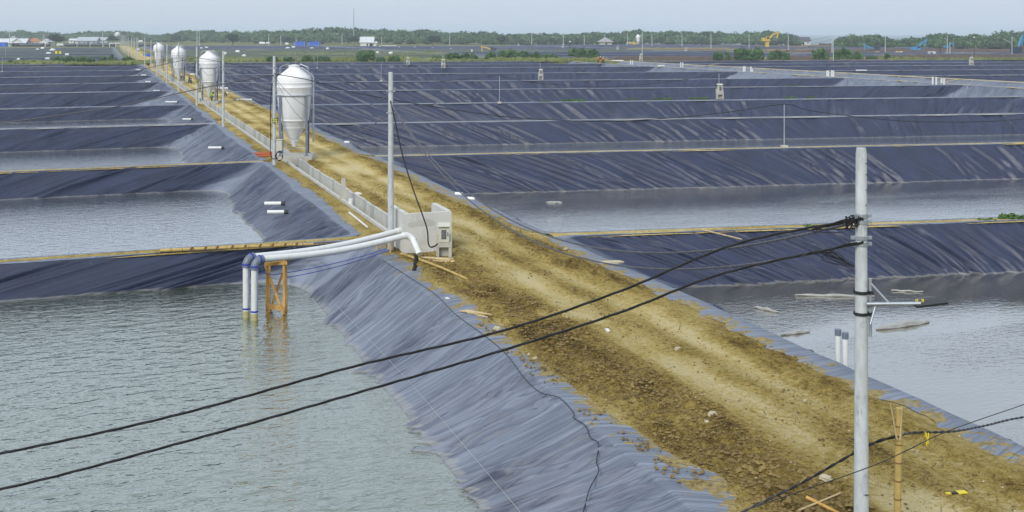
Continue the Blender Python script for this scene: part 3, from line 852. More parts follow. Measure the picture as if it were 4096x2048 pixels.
# ------------------------------------------------------------------ feed silos on concrete pads
def make_silo():
    o = empty('feed_silo', (0, 0, .30), 'x', 'silo', 'white feed silos along the road')
    prof = [(.36, 6.56), (.40, 6.54), (1.17, 5.93), (1.20, 5.86), (1.22, 5.52), (1.24, 5.50), (1.24, 5.44), (1.23, 5.42), (1.24, 5.20), (1.255, 5.18), (1.255, 5.12), (1.24, 5.10), (1.23, 4.60), (1.21, 4.40), (1.08, 3.10), (1.00, 2.86), (1.02, 2.84), (1.02, 2.76), (.94, 2.72), (.74, 2.28), (.755, 2.26), (.72, 2.20), (.27, 1.30)]
    MB().lathe([(r, z - .3) for r, z in prof][::-1], 32).build('tank_body', M['grp'], o, smooth=True)
    MB().lathe([(.40, 6.20), (.40, 6.38), (.43, 6.38), (.43, 6.43), (.05, 6.48)], 24).build('filler_lid', M['grp'], o, smooth=True)
    MB().lathe([(.12, .56), (.14, .60), (.27, .96), (.31, .97), (.31, 1.04), (.26, 1.06)], 20).build('outlet_hopper', M['grp'], o, smooth=True)
    ring = MB()
    for k in range(4):
        a = math.pi / 2 * k
        p, q = Vector((math.cos(a + math.pi / 4), math.sin(a + math.pi / 4), 0)) * 1.30, Vector((math.cos(a + 3 * math.pi / 4), math.sin(a + 3 * math.pi / 4), 0)) * 1.30
        n = 8
        pts = [Vector((1.275 * math.cos(a + math.pi / 4 + math.pi / 2 * i / n), 1.275 * math.sin(a + math.pi / 4 + math.pi / 2 * i / n), 4.28)) for i in range(n + 1)]
        ring.tube(pts, .045, 5)
    ring.build('ring_beam', M['galv'], o, smooth=True)
    mb0 = MB().box((0, 0, 2.18), (.16, .03, 4.3)).box((-.065, .05, 2.18), (.03, .10, 4.3)).box((.065, .05, 2.18), (.03, .10, 4.3)).box((0, .02, .02), (.34, .30, .035))
    leg = None
    for sx, sy in ((-1, -1), (1, -1), (1, 1), (-1, 1)):
        if leg is None: l = leg = mb0.build('leg', M['legsteel'], o)
        else: l = link('leg', leg.data, None, o)
        l.location = (sx * .93, sy * .95, 0); l.rotation_euler = (0, 0, 0 if sy < 0 else math.pi)
    for a, b in (((-.93, -.95), (.93, -.95)), ((.93, -.95), (.93, .95)), ((.93, .95), (-.93, .95)), ((-.93, .95), (-.93, -.95))):
        MB().beam((*a, .55), (*b, 1.75), .035, .035).build('brace', M['galv'], o)
        MB().beam((*a, 1.75), (*b, .55), .035, .035).build('brace', M['galv'], o)
        MB().beam((*a, .5), (*b, .5), .045, .045).build('tie_bar', M['galv'], o)
    MB().tube([(.45, -.3, 6.20), (.58, -.3, 6.24), (1.26, -.3, 5.72), (1.37, -.3, 5.58), (1.37, -.3, .9)], .065, 10).build('filling_pipe', M['galv'], o, smooth=True)
    for sx in (-1, 1):
        MB().tube([(sx * .98, -.5, 5.7), (sx * .98, -.5, 6.3), (sx * .42, -.35, 6.52)], .022, 5).build('top_rail', M['galv'], o)
        MB().tube([(sx * .98, .5, 5.7), (sx * .98, .5, 6.3), (sx * .42, .35, 6.52)], .022, 5).build('top_rail', M['galv'], o)
    return o
silo0 = make_silo()
lab = ['largest and nearest white feed silo on four steel legs over the drain', 'second white feed silo, with workers crouching at its foot', 'third white feed silo along the road, between the second and farthest', 'farthest and smallest of the four white roadside feed silos']
for i, (s, t) in enumerate(SC):
    o = silo0 if i == 0 else copy_tree(silo0)
    o.location = W(s, t, .30); o.rotation_euler = (0, 0, .12); o['label'] = lab[i]
    pad = MB().box((0, 0, -.02), (2.75, 2.5, .64)).build('silo_pad', M['concrete'], None, W(s, t, 0), .06)
    tag(pad, f'square concrete pad bridging the drain under the {["nearest", "second", "third", "farthest"][i]} white feed silo', 'concrete pad', 'pads under the silos')

# ------------------------------------------------------------------ utility poles along the road
def make_pole(h, r0, r1, label, group, bands=(), name='utility_pole'):
    o = empty(name, (0, 0, 0), label, 'utility pole', group)
    MB().lathe([(r0, -.6), (r0, 0), (r1 * 1.02, h - .1), (r1 * .86, h)], 12).build('shaft', M['pole'], o, smooth=True)
    for z in bands:
        r = r0 + (r1 - r0) * z / h + .008
        MB().lathe([(r, z - .035), (r + .006, z - .03), (r + .006, z + .03), (r, z + .035)], 12, cap=False).box((r + .03, 0, z), (.07, .05, .05)).box((-r - .03, 0, z), (.07, .05, .05)).build('clamp_band', M['galv'], o)
    return o
PN = px(3445, 2334)
pn = make_pole(7.13, .128, .088, 'tall pale concrete pole in the right foreground with a lamp bracket', 'poles along the road', (6.02, 5.92, 5.66, 5.56))
pn.location = (PN.x, PN.y, 0)
# hollows and bolt holes near the top
for z, a in ((6.88, -.9), (6.7, -.9), (6.45, -.95), (6.2, -1.0)):
    r = .094; MB().blob((r * math.cos(a), r * math.sin(a), z), .012, rng, 6, 4, 0).build('bolt_hole', M['black'], pn)
MB().box((0.05, -.126, 3.1 - 1.6), (.07, .012, .012)).build('tape_mark', M['black'], pn)
# lamp bracket on that pole
lb = empty('street_lamp', (PN.x, PN.y, 0), 'galvanised lamp arm with flat black solar panel clamped on the foreground pole', 'street lamp')
MB().cyl((.135, -.04, 5.0), (.135, -.04, 4.05), .028).build('mounting_tube', M['galv'], lb, smooth=True)
z0 = H - (1024 + 468 / 2.516 - HV) * (PN.y / F)
sc_px = PN.y / F / 1.0
def pl(u, v): return ((u - 3445) * PN.y / F, -.10, H - (v - HV) * PN.y / F)
u4 = lambda x: 3072 + x / 2.516
v4 = lambda y: 1024 + y / 2.516
a0 = pl(u4(972), v4(468)); a1 = pl(u4(1480), v4(440))
MB().cyl(a0, (a1[0], a1[1] - .15, a1[2]), .030).build('arm', M['galv'], lb, smooth=True)
MB().cyl((.135, -.05, pl(0, v4(268))[2]), (pl(u4(1190), 0)[0], -.12, a0[2] + .02), .02).build('upper_brace', M['galv'], lb, smooth=True)
q0 = pl(u4(1060), v4(487)); q1 = pl(u4(985), v4(655))
MB().cyl(q0, (q1[0], -.22, q1[2]), .016).build('lower_brace', M['galv'], lb, smooth=True)
p0 = Vector(pl(u4(1420), v4(462))); p1 = Vector(pl(u4(1730), v4(425)))
Mx = Matrix.Rotation(-math.atan2(p1.z - p0.z, p1.x - p0.x), 3, 'Y')
MB().box((p0 + p1) / 2 + Vector((0, -.1, 0)), ((p1 - p0).length, .30, .035), M=Mx).build('lamp_panel', M['black'], lb)
for x in (1445, 1460, 1505, 1518):
    c = pl(u4(x), v4(415)); MB().cyl((c[0], -.2, c[2] - .03), (c[0], -.2, c[2] + .02), .008).build('terminal', M['yellow'], lb)
for y in (360, 575):
    zz = pl(0, v4(y))[2]
    MB().lathe([(.124, zz - .025), (.128, zz - .02), (.128, zz + .02), (.124, zz + .025)], 12, cap=False).box((.14, -.045, zz), (.07, .08, .05)).build('strap', M['black'], lb)

pole_uv = [(1563, 288, 1000), (1097, 224, 660), (893, 204, 509), (787, 187, 422), (714, 171, 366), (668, 178, 332), (627, 165, 306), (604, 160, 275), (579, 151, 265), (547, 151, 251)]
pole_desc = ['pale concrete pole rising beside the white tank', 'pole with floodlight and meter box beside the nearest silo', 'bare pole between the nearest and second silo', 'pole carrying a cable just left of the second silo', 'pole between the second and third silo', 'pole just left of the third silo', 'slim pole between the third and farthest silo', 'pole immediately left of the farthest silo', 'pole left of the farthest silo where the left pond bank ends', 'pole at the road end by the green strip']
POLE = []
pp0 = None
for i, (u, vt, vb) in enumerate(pole_uv):
    b = px(u, vb); h = H - (vt - HV) * b.y / F
    if pp0 is None: o = pp0 = make_pole(h, .135, .095, '', 'poles along the road', (6.6, 5.7)); h00 = h
    else: o = copy_tree(pp0)
    o.location = b; o.scale = (1, 1, h / h00); o['label'] = pole_desc[i]
    POLE.append((b, h))
PB = {k: POLE[k][0] for k in range(len(POLE))}
# far row of poles that follows the road on
far_row = [(552, 150, 243), (537, 150, 236), (526, 148, 232), (515, 146, 226), (508, 145, 222), (500, 143, 216), (495, 142, 211), (489, 140, 206), (484, 140, 203)]
for i, (u, vt, vb) in enumerate(far_row):
    b = px(u, vb); h = H - (vt - HV) * b.y / F
    o = copy_tree(pp0); o.location = b; o.scale = (1.1, 1.1, h / h00)
    o['label'] = f'{ORD[i]} from the front of the crowded thin poles lining the far road end'; o['group'] = 'crowded poles at the road end'

# floodlight and meter box on the silo pole
b = PB[1]
fl = empty('floodlight', b + Vector((0, -.14, 3.05)), 'square black floodlight with four lime lenses on the nearest silo pole', 'floodlight')
MB().box((.1, -.03, 0), (.36, .08, .28)).box((0, .06, 0), (.05, .14, .08)).build('housing', M['black'], fl)
for sx in (0.02, .18):
    for sz in (-.065, .065): MB().box((sx, -.075, sz), (.12, .012, .095)).build('lens', M['lens'], fl)
mbx = empty('meter_box', b + Vector((.36, -.05, 1.0)), 'grey-white steel meter box hanging on the nearest silo pole', 'meter box')
MB().box((0, 0, .36), (.38, .24, .72)).build('cabinet', M['cream'], mbx); MB().box((0, -.0, .745), (.46, .32, .05)).build('hood', M['cream'], mbx)
MB().box((.0, -.126, .36), (.32, .012, .62)).build('door', M['cream'], mbx)
b2 = PB[3]
fl2 = copy_tree(fl); fl2.location = b2 + Vector((0, -.14, 3.0)); fl2['label'] = 'small black floodlight with four pale lenses on the second silo pole'
m2 = copy_tree(mbx); m2.location = b2 + Vector((.4, -.05, .9)); m2['label'] = 'small pale meter box on the second silo pole'
coil = MB()
for k in range(5):
    coil.tube([(.20 * math.cos(g) * (1 + .08 * k), -.06 - .02 * k, .34 * math.sin(g) * (1 - .05 * k)) for g in np.linspace(0, 2 * math.pi, 20)], .02, 5, cap=False)
tag(coil.build('cable_coil', M['cable'], None, b + Vector((.38, -.08, .62))), 'coil of black cable hung low on the nearest silo pole', 'cable coil')
cable('power_cable', catmull([b + Vector((-.13, -.05, 5.6)), b + Vector((-.24, -.08, 4.2)), b + Vector((-.22, -.1, 2.2)), b + Vector((-.25, -.1, 1.0)), b + Vector((-.1, -.12, .45)), b + Vector((.3, -.1, .5))]), .032, M['cable'], 'black cable running down the left side of the nearest silo pole')
cable('power_cable', catmull([b2 + Vector((-.13, -.05, 5.5)), b2 + Vector((-.26, -.08, 4.4)), b2 + Vector((0, -.2, 3.4)), b2 + Vector((.3, -.2, 2.6)), b2 + Vector((.3, -.1, 1.6))]), .035, M['cable'], 'black cable loop hanging down the second silo pole')

# ------------------------------------------------------------------ overhead cables
top = lambda i, z: PB[i] + Vector((0, -.1, z))
n_at = lambda z: Vector((PN.x, PN.y - .1, z))
# drop to the left in the foreground
for (v0, v1, v2, zt, dx, lb_) in ((868, 1540, 1822, 5.99, 0, 'upper'), (960, 1640, 1962, 5.60, 0, 'lower')):
    P_ = [n_at(zt), pxY(2950 if v0 < 900 else 2900, 975 if v0 < 900 else 1092, 17.9), pxY(2480, 1165 if v0 < 900 else 1250, 17.6), pxY(2000, 1326 if v0 < 900 else 1405, 17.3), pxY(1400, 1470 if v0 < 900 else 1580, 17.0), pxY(700, 1662 if v0 < 900 else 1778, 16.7), pxY(0, 1815 if v0 < 900 else 1958, 16.4), pxY(-900, 1985 if v0 < 900 else 2130, 16.0), pxY(-2600, 2215 if v0 < 900 else 2360, 15.6)]
    cable('overhead_cable', catmull(P_, 8), .0118, M['cable'], f'{lb_} of two thick black twisted cables crossing the foreground', 'cable', 'foreground cables', strands=3, pitch=1.5)
# span between the foreground pole and the pole by the tank
for z0_, z1_, sg, l_ in ((6.13, 5.98, 2.62, 'upper'), (6.10, 5.62, 2.72, 'lower')):
    cable('overhead_cable', sagline(top(0, z0_), n_at(z1_), sg, 40), .013, M['cablegrey'], f'{l_} grey twisted cable sagging from the tank pole to the foreground pole', 'cable', 'twisted cables of the near span', strands=3, pitch=.5)
# knots of spare cable where they meet the pole
kn = MB()
c0 = n_at(5.98)
for k in range(7):
    q = [c0 + Vector((-.10, 0, 0))]
    for j in range(6):
        q.append(c0 + Vector((-.10 - .045 * j + rng.uniform(-.05, .05), rng.uniform(-.05, .05), rng.uniform(-.13, .13) - .02 * j)))
    q.append(c0 + Vector((-.7 - .2 * rng.random(), 0, -.17 + rng.uniform(-.05, .04))))
    kn.tube(catmull(q, 6), .009, 5)
for k in range(4):
    c1 = n_at(5.60); q = [c1 + Vector((-.1, 0, 0)), c1 + Vector((-.35, 0, -.05)), c1 + Vector((-.5 - .06 * k, -.03, -.12 - .05 * k)), c1 + Vector((-.3 + .05 * k, -.04, -.32 - .02 * k)), c1 + Vector((-.45 - .1 * k, 0, -.16)), c1 + Vector((-1.0, 0, -.22))]
    kn.tube(catmull(q, 6), .008, 5)
tag(kn.build('cable_knot', M['cable'], smooth=True), 'tangle of looped black cable ends at the foreground pole', 'cable tangle')
# spans along the pole line
for i in range(6):
    for z, sg, l_ in ((6.5, 1.55, 'upper'), (5.75, 2.3, 'lower')):
        z2 = {1: 6.1, 0: z}.get(i + 1, 6.0 if z > 6 else 5.6)
        z1 = z if i == 0 else (6.0 if z > 6 else 5.6)
        cable('overhead_cable', sagline(top(i, z1), top(i + 1, z2), sg, 24), .016 + .002 * i, M['cablegrey'], f'{l_} grey cable sagging on span {"one two three four five six".split()[i]} back from the tank pole', 'cable', 'cables strung along the roadside poles')
# drops to the left over the ponds, lines to the right along the dikes
cable('overhead_cable', catmull([top(1, 6.15), pxY(820, 350, 74.5), pxY(500, 420, 74), pxY(250, 459, 73.5), pxY(0, 490, 73), pxY(-500, 525, 72), pxY(-1400, 500, 70)]), .035, M['cable'], 'black cable dropping left from the nearest silo pole over the ponds')
cable('overhead_cable', catmull([top(3, 6.0), pxY(600, 270, 137), pxY(490, 305, 137), pxY(318, 334, 137), pxY(160, 350, 137), pxY(0, 355, 137), pxY(-400, 340, 137)]), .04, M['cable'], 'black cable dropping left from the second silo pole over the ponds')
def r3(x, y): return (2048 + x / 2.516, y / 2.516)
def r4(x, y): return (3072 + x / 2.516, y / 2.516)
def r2(x, y): return (1024 + x / 2.516, y / 2.516)
def r1(x, y): return (x / 2.516, 80 + y / 2.516)
D2P = px(3137, 590)
def lerpY(u, u0, y0, u1, y1): return y0 + (y1 - y0) * (u - u0) / (u1 - u0)
q = [top(1, 6.25)]
for u, v in ((1249, 323), (1385, 363), (1555, 396), (1800, 437), (2048, 469), (2300, 483), (2485, 484), (2750, 466), (2950, 443), (3137, 417)):
    q.append(pxY(u, v, lerpY(u, 1100, 75.3, 3137, D2P.y)))
for u, v in ((3227, 440), (3353, 458), (3473, 472), (3630, 485), (3790, 488), (3940, 486), (4096, 475), (4500, 430)):
    q.append(pxY(u, v, lerpY(u, 3137, D2P.y, 4500, 96)))
cable('overhead_cable', catmull(q, 5), .032, M['cable'], 'long black cable sagging right from the nearest silo pole to a slim post')
PA, PBk = px(1998, 409), px(2879, 396)
q = [top(3, 6.0)]
for u, v in ((1255, 312), (1400, 328), (1553, 331), (1750, 326), (1900, 312), (1991, 303)): q.append(pxY(u, v, lerpY(u, 787, 137, 1998, PA.y)))
for u, v in ((2048, 315), (2130, 330), (2286, 343), (2400, 348), (2520, 342), (2650, 330), (2780, 311), (2866, 291)): q.append(pxY(u, v, lerpY(u, 1998, PA.y, 2879, PBk.y)))
cable('overhead_cable', catmull(q, 5), .035, M['cable'], 'thin black cable sagging over the right ponds between two slim dike posts')
# cable falling from the tank pole to the control kiosk
q = [top(0, 6.2)]
for u, v, Y in ((1580, 480, 45.4), (1605, 600, 45.0), (1645, 735, 44.5), (1690, 860, 43.7), (1709, 920, 43.5), (1713, 970, 43.45), (1722, 988, 43.4), (1740, 984, 43.4), (1750, 975, 43.5)): q.append(pxY(u, v, Y))
cable('power_cable', catmull(q, 6), .032, M['cable'], 'black cable falling from the tank pole past the tank to the kiosk')
# cables held by the bamboo stake at the lower right
cable('ground_cable', catmull([pxY(2750, 2170, 19.6), pxY(2973, 2046, 19.6), pxY(3200, 1935, 19.6), pxY(3387, 1829, 19.5), pxY(3500, 1770, 19.5), pxY(3590, 1745, 19.35), pxY(3650, 1731, 20), pxY(3816, 1725, 21), pxY(3950, 1700, 22.5), pxY(4096, 1668, 24), pxY(4500, 1610, 27)]), .014, M['cable'], 'black cable held up by the bamboo stake in the lower right corner', 'cable', strands=2, pitch=.5)
cable('ground_cable', catmull([pxY(2700, 2165, 16.8), pxY(2960, 2050, 16.9), pxY(3430, 1886, 17.4), pxY(3600, 1815, 18), pxY(3790, 1725, 18.5), pxY(4096, 1618, 20), pxY(4500, 1480, 22)]), .0075, M['cable'], 'thin black wire crossing in front of the foreground pole low down', 'cable')

# ------------------------------------------------------------------ white tank and control kiosk
tk = empty('concrete_tank', W(43.7, 11.56), 'open-backed grey-white concrete tank at the near end of the drain', 'tank', rz=TH)
MB().box((1.015, .09, .80), (2.03, .18, 1.62)).build('front_wall', M['plaster'], tk)
MB().box((.10, 1.24, .81), (.20, 2.115, 1.66)).build('side_wall', M['plaster'], tk)
MB().box((1.93, 1.24, .81), (.20, 2.115, 1.66)).build('side_wall', M['plaster'], tk)
MB().box((1.015, 1.24, .05), (1.625, 2.1, .1)).build('tank_floor', M['plaster'], tk)
# wet patches left on the render, real stains
st = MB()
def stain(cx, cz, rx, rz_, n=18, sd=1):
    r_ = random.Random(sd); return [(cx + rx * math.cos(2 * math.pi * k / n) * (.75 + .4 * r_.random()), -.004, cz + rz_ * math.sin(2 * math.pi * k / n) * (.65 + .5 * r_.random())) for k in range(n)]
for i, a in enumerate(((.40, 1.16, .24, .15), (.82, 1.22, .34, .18), (1.15, 1.17, .18, .14))):
    v_ = stain(*a, sd=i + 4); v_ = [(x, y - .001 * i, z) for x, y, z in v_]; st.add(v_, [tuple(range(len(v_)))])
M['damp'] = plain('damp_plaster_patch', (.50, .50, .45), .8, .08, 3, 0, .1)
st.build('damp_stain', M['damp'], tk)
def make_kiosk(label, group):
    o = empty('control_kiosk', (0, 0, 0), label, 'control kiosk', group)
    MB().box((-.25, 0, .20), (.12, .34, .42)).box((.25, 0, .20), (.12, .34, .42)).box((0, .11, .20), (.40, .10, .40)).box((0, 0, .505), (.64, .36, .20)).box((-.27, .06, .75), (.10, .24, .30)).box((.27, .06, .75), (.10, .24, .30)).build('plinth', M['concrete'], o)
    MB().box((0, -.06, .92), (.42, .28, .62)).build('cabinet', M['cream'], o)
    MB().prism([(-.20, 0), (.14, 0), (.14, .13), (-.26, .02)], -.25, .25, M=Matrix(((0, 1, 0), (1, 0, 0), (0, 0, 1))) @ Matrix.Identity(3)).build('hood', M['cream'], o, (0, -.04, 1.233))
    wnd = MB().box((-.0, -.205, .92), (.19, .016, .36)).build('window_frame', M['black'], o)
    MB().box((0, -.216, .92), (.14, .012, .31)).build('pane', M['glass'], wnd)
    for i, (x, z) in enumerate([(-.04, 1.02), (0, 1.02), (.04, 1.02), (0, .95), (.04, .95), (0, .88), (.04, .88)]):
        MB().cyl((x, -.221, z), (x, -.228, z), .012, n=8).build('button', M['red' if i == 0 else 'blue'], wnd)
    MB().box((.16, -.21, .93), (.025, .02, .16)).build('latch', M['black'], o)
    return o
ki = make_kiosk('cream control kiosk with oval window standing beside the white tank', 'control kiosks')
kp = px(1776, 1026); ki.location = kp; ki.rotation_euler = (0, 0, .03)
kiosks = [((2879, 396), 1.55, 'cream kiosk with a slim post, on the weedy fourth dike'), ((2163, 318), 1.5, 'cream kiosk with a post on the sixth dike, centre of the right ponds'), ((1632, 259), 1.6, 'small cream kiosk at the back left of the right ponds'), ((1773, 272), 1.7, 'small cream kiosk near the back of the ponds, right of another'), ((3885, 261), 1.75, 'cream kiosk near the back right, under the black lamp post'), ((2564, 243), 1.7, 'grey-white kiosk at the foot of the tall pole right of three workers'), ((2471, 204), 1.9, 'tiny kiosk among the far ponds below the hip-roofed hut'), ((2744, 214), 1.9, 'tiny kiosk standing alone among the far right ponds'), ((2074, 188), 1.7, 'tiny kiosk at the far edge of the plain, left of centre'), ((2252, 196), 2.0, 'tiny kiosk by the dark pole beyond the bushes')]
for (uv_, s_, l_) in kiosks:
    o = copy_tree(ki); o.location = px(*uv_); o.scale = (s_,) * 3; o.rotation_euler = (0, 0, .1); o['label'] = l_
# slim posts on the dikes
def post(u, vt, vb, label, r=.045, foot=True, mat='galv'):
    b_ = px(u, vb); h = H - (vt - HV) * b_.y / F
    o = empty('slim_post', b_, label, 'post', 'slim posts on the dikes')
    MB().cyl((0, 0, 0), (0, 0, h), r, r * .8, 8).build('shaft', M[mat], o, smooth=True)
    if foot: MB().box((0, 0, .06), (.5, .5, .22)).build('footing', M['concrete'], o)
    return o
post(3137, 418, 590, 'slim grey post carrying a black cable on the second dike', .05)
post(1998, 303, 412, 'slim grey post on a pale footing left of centre, fourth dike', .06)
post(2876, 294, 392, 'slim post rising from the kiosk on the weedy fourth dike', .06, False)
post(2161, 246, 312, 'slim post rising from the kiosk on the sixth dike', .06, False)
post(1525, 255, 324, 'slim post on the dike behind the tank pole', .06)
post(1269, 221, 273, 'thin post on a far dike, right of the nearest silo lid', .07)
post(1181, 212, 261, 'thin post showing above the nearest silo lid', .07)
post(1628, 212, 250, 'thin post on the back left kiosk', .07, False)
post(1769, 218, 252, 'thin post on the right one of the two back kiosks', .07, False)
post(3889, 212, 242, 'thin post on the back right kiosk', .08, False)
post(9, 231, 287, 'thin white post on a dike at the left edge', .07)
post(22, 182, 238, 'thin post at the left edge beyond the green strip', .08)

# ------------------------------------------------------------------ PVC pumping pipes and their timber trestle
def elbow(p, a, b, r, mat, o, name='elbow'):
    """quarter bend at p from direction a to direction b"""
    p, a, b = Vector(p), Vector(a).normalized(), Vector(b).normalized(); L = .34
    pts = []
    s_, e_ = p - a * L, p + b * L
    for k in range(9):
        x = k / 8; pts.append(s_ * (1 - x) ** 2 + p * 2 * x * (1 - x) + e_ * x * x)
    return MB().tube(pts, r, 14).build(name, M[mat], o, smooth=True)
def pump_pipe(ul, Yl, right, down, label):
    xl = (ul - CX) * Yl / F; zt = .92
    P1 = Vector((xl, Yl, zt)); o = empty('pump_pipe', (xl, Yl, -1.2), label, 'pipe', 'white pump pipes over the near left bank')
    off = Vector((xl, Yl, -1.2)); r = .122
    loc = lambda v: Vector(v) - off
    R1 = Vector(right); d1 = (R1 - P1).normalized()
    pts = [P1 + d1 * .3]
    for k in range(1, 13):
        x = k / 12; pts.append((P1 + d1 * .3).lerp(R1, x) - Vector((0, 0, .16 * math.sin(math.pi * x))))
    MB().tube([loc(v) for v in pts], r, 14).build('level_run', M['pvc'], o, smooth=True)
    MB().cyl(loc(P1 - Vector((0, 0, .3))), loc((xl, Yl, -1.0)), r, n=14).build('riser', M['pvc'], o, smooth=True)
    MB().cyl(loc((xl, Yl, -.98)), loc((xl, Yl, -1.9)), r * 1.012, n=14).build('stained_foot', M['pvcmould'], o, smooth=True)
    elbow(loc(P1), (0, 0, 1), d1, r * 1.22, 'pvcgrey', o)
    for c, a in ((loc(P1 + d1 * .2), d1), (loc(P1 - Vector((0, 0, .22))), Vector((0, 0, 1)))):
        MB().cyl(c - a * .025, c + a * .025, r * 1.30, n=14).build('rope_tie', M['rope'], o, smooth=True)
    MB().cyl(loc((xl, Yl, -.93)), loc((xl, Yl, -.87)), r * 1.08, n=14).build('rope_tie', M['rope'], o, smooth=True)
    MB().tube([loc((xl + .10, Yl - .1, .6)), loc((xl + .13, Yl - .12, -.2)), loc((xl + .11, Yl - .11, -.9))], .008, 5).build('rope_strand', M['rope'], o)
    if down is not None:
        Dn = Vector(down); dd = (Dn - R1).normalized()
        elbow(loc(R1 + d1 * .12), d1, dd, r * 1.08, 'pvc', o)
        MB().cyl(loc(R1 + d1 * .12 + dd * .2), loc(Dn), r, n=14).build('down_pipe', M['pvc'], o, smooth=True)
    else:
        MB().cyl(loc(R1 - d1 * .05), loc(R1 + d1 * .22), r * 1.15, n=14).build('socket', M['pvc'], o, smooth=True)
    return o
pump_pipe(985, 39.6, pxY(1590, 925, 45.5), None, 'rear white pipe dipping into the green pond and entering the tank side')
pump_pipe(1018, 39.2, pxY(1630, 940, 43.9), pxY(1677, 1016, 43.4), 'front white pipe dipping into the green pond and bending down by the tank')
tr = empty('timber_trestle', px(1108, 1252, -1.2), 'orange timber trestle standing in the green pond under the white pipes', 'trestle')
for (x, y) in ((-.33, -.18), (.30, -.18), (-.33, .18), (.30, .18)):
    MB().beam((x, y, -.8), (x * .96, y, 1.92 + (.12 if x > 0 else 0)), .095, .08).build('post', M['wood'], tr)
MB().beam((-.40, -.245, 1.82), (.42, -.245, 1.88), .045, .11).build('cross_rail', M['wood'], tr)
MB().beam((-.40, .245, 1.82), (.42, .245, 1.88), .045, .11).build('cross_rail', M['wood'], tr)
MB().beam((-.34, -.25, .30), (.34, -.25, .24), .05, .18).build('cross_rail', M['wood'], tr)
MB().beam((-.36, -.275, 1.78), (.30, -.275, .02), .04, .085).build('diagonal', M['wood'], tr)
MB().beam((.26, .275, 1.75), (-.30, .275, .02), .04, .085).build('diagonal', M['wood'], tr)
sb = px(1578, 1022)
for (u, v, zt, l_) in ((1561, 1012, .72, 'orange timber stake propping the front white pipe beside the tank pole'), (1507, 1003, .42, 'short orange stake under the white pipes left of the tank pole')):
    b_ = px(u, v); tag(MB().beam((0, 0, -.2), (.02, 0, zt), .09, .06).build('timber_stake', M['wood'], None, b_), l_, 'stake')
tag(MB().beam((-.35, -.04, .45), (.06, .02, .52), .05, .09).build('timber_rail', M['wood'], None, px(1561, 1012)), 'short orange board tying the two stakes by the tank pole', 'board')
for k, (a, b_) in enumerate(((pxY(1020, 1064, 39.1), pxY(1100, 1098, 40.0)), (pxY(1100, 1098, 40.0), pxY(1545, 995, 44.2)), (pxY(1148, 1110, 40.1), pxY(1560, 1000, 44.2)))):
    cable('blue_rope', sagline(a, b_, .10, 14), .014, M['rope'], ['short blue rope from the front grey elbow to the trestle', 'upper blue rope stretched from trestle to the tank pole stakes', 'lower blue rope stretched from trestle to the tank pole stakes'][k], 'rope', 'blue mooring ropes')
# plastic netting on a short stake by the down pipe
b_ = px(1660, 1086)
ns = empty('netted_stake', b_, 'short bamboo stake wrapped in black netting in front of the tank', 'stake')
MB().cyl((0, 0, -.1), (0, 0, .62), .035).build('stake', M['bambooold'], ns, smooth=True)
nb = MB()
for k in range(6): nb.blob((rng.uniform(-.05, .09), rng.uniform(-.05, .02), .08 + .1 * k), (.08, .07, .10), rng, 7, 5, .35)
nb.build('netting', M['net'], ns)

# ------------------------------------------------------------------ pipe stubs
def stub(u, v, length, dz, label, r=.11, dirv=(-1, -.05, 0), sock=True, mat='pvc'):
    p = px(u, v, dz)
    o = empty('pipe_stub', p, label, 'pipe', 'white pipe stubs on the banks')
    dv = Vector(dirv).normalized()
    MB().cyl((0, 0, 0), dv * length, r, n=12).build('tube', M[mat], o, smooth=True)
    if sock: MB().cyl(-dv * .16, dv * .04, r * 1.12, n=12).build('coupling', M['black'], o, smooth=True)
    return o
for u, v, L, dz, l_ in ((1128, 814, .95, -.35, 'upper of the pair of white pipes on the second left bank'), (1140, 848, .93, -.55, 'lower of the pair of white pipes on the second left bank'), (888, 591, 1.1, -.35, 'single white pipe on the third left bank'), (766, 477, .95, -.35, 'white pipe pair end on the fourth left bank'), (710, 408, 1.6, -.3, 'long white pipe on the fifth left bank'), (641, 363, 1.1, -.3, 'white pipe on the sixth left bank'), (605, 327, 1.1, -.3, 'white pipe on the seventh left bank'), (586, 300, 1.2, -.3, 'white pipe on the eighth left bank'), (563, 279, 1.2, -.3, 'white pipe on the farthest left bank')):
    stub(u, v, L, dz, l_)
for u, v, L, dz, l_ in ((1008, 399, 2.1, .12, 'white pipe lying on the right road edge opposite the second silo'), (912, 353, 1.9, .12, 'white pipe on the right road edge just past the second silo'), (790, 297, 1.6, .12, 'white pipe on the right road edge by the third silo')):
    stub(u, v, L, dz, l_, .14, sock=False)
for u, v, l_ in ((1850, 778, 'nearer-left stub of white pipe poking from the right bank lip'), (1900, 797, 'nearer-right stub of white pipe poking from the right bank lip'), (1398, 570, 'farther stub of white pipe poking from the right bank lip')):
    stub(u, v, .42, .05, l_, .12, (-1, .3, .02), False)
for u, vt, vb, l_ in ((3352, 1317, 1470, 'left of two white standpipes with dark caps at the right pond edge'), (3381, 1330, 1490, 'right of two white standpipes with dark caps at the right pond edge')):
    Yb = F * (H + .5) / (vb - HV) + .0
    p = pxY(u, vb, Yb); zt = H - (vt - HV) * Yb / F
    o = empty('standpipe', p, l_, 'pipe', 'capped standpipes at the right pond')
    MB().cyl((0, 0, -1.2), (0, 0, zt - p.z - .16), .082, n=14).build('tube', M['pvc'], o, smooth=True)
    MB().cyl((0, 0, zt - p.z - .17), (0, 0, zt - p.z), .091, n=14).build('cap', M['pvcgrey'], o, smooth=True)
cnt = {}
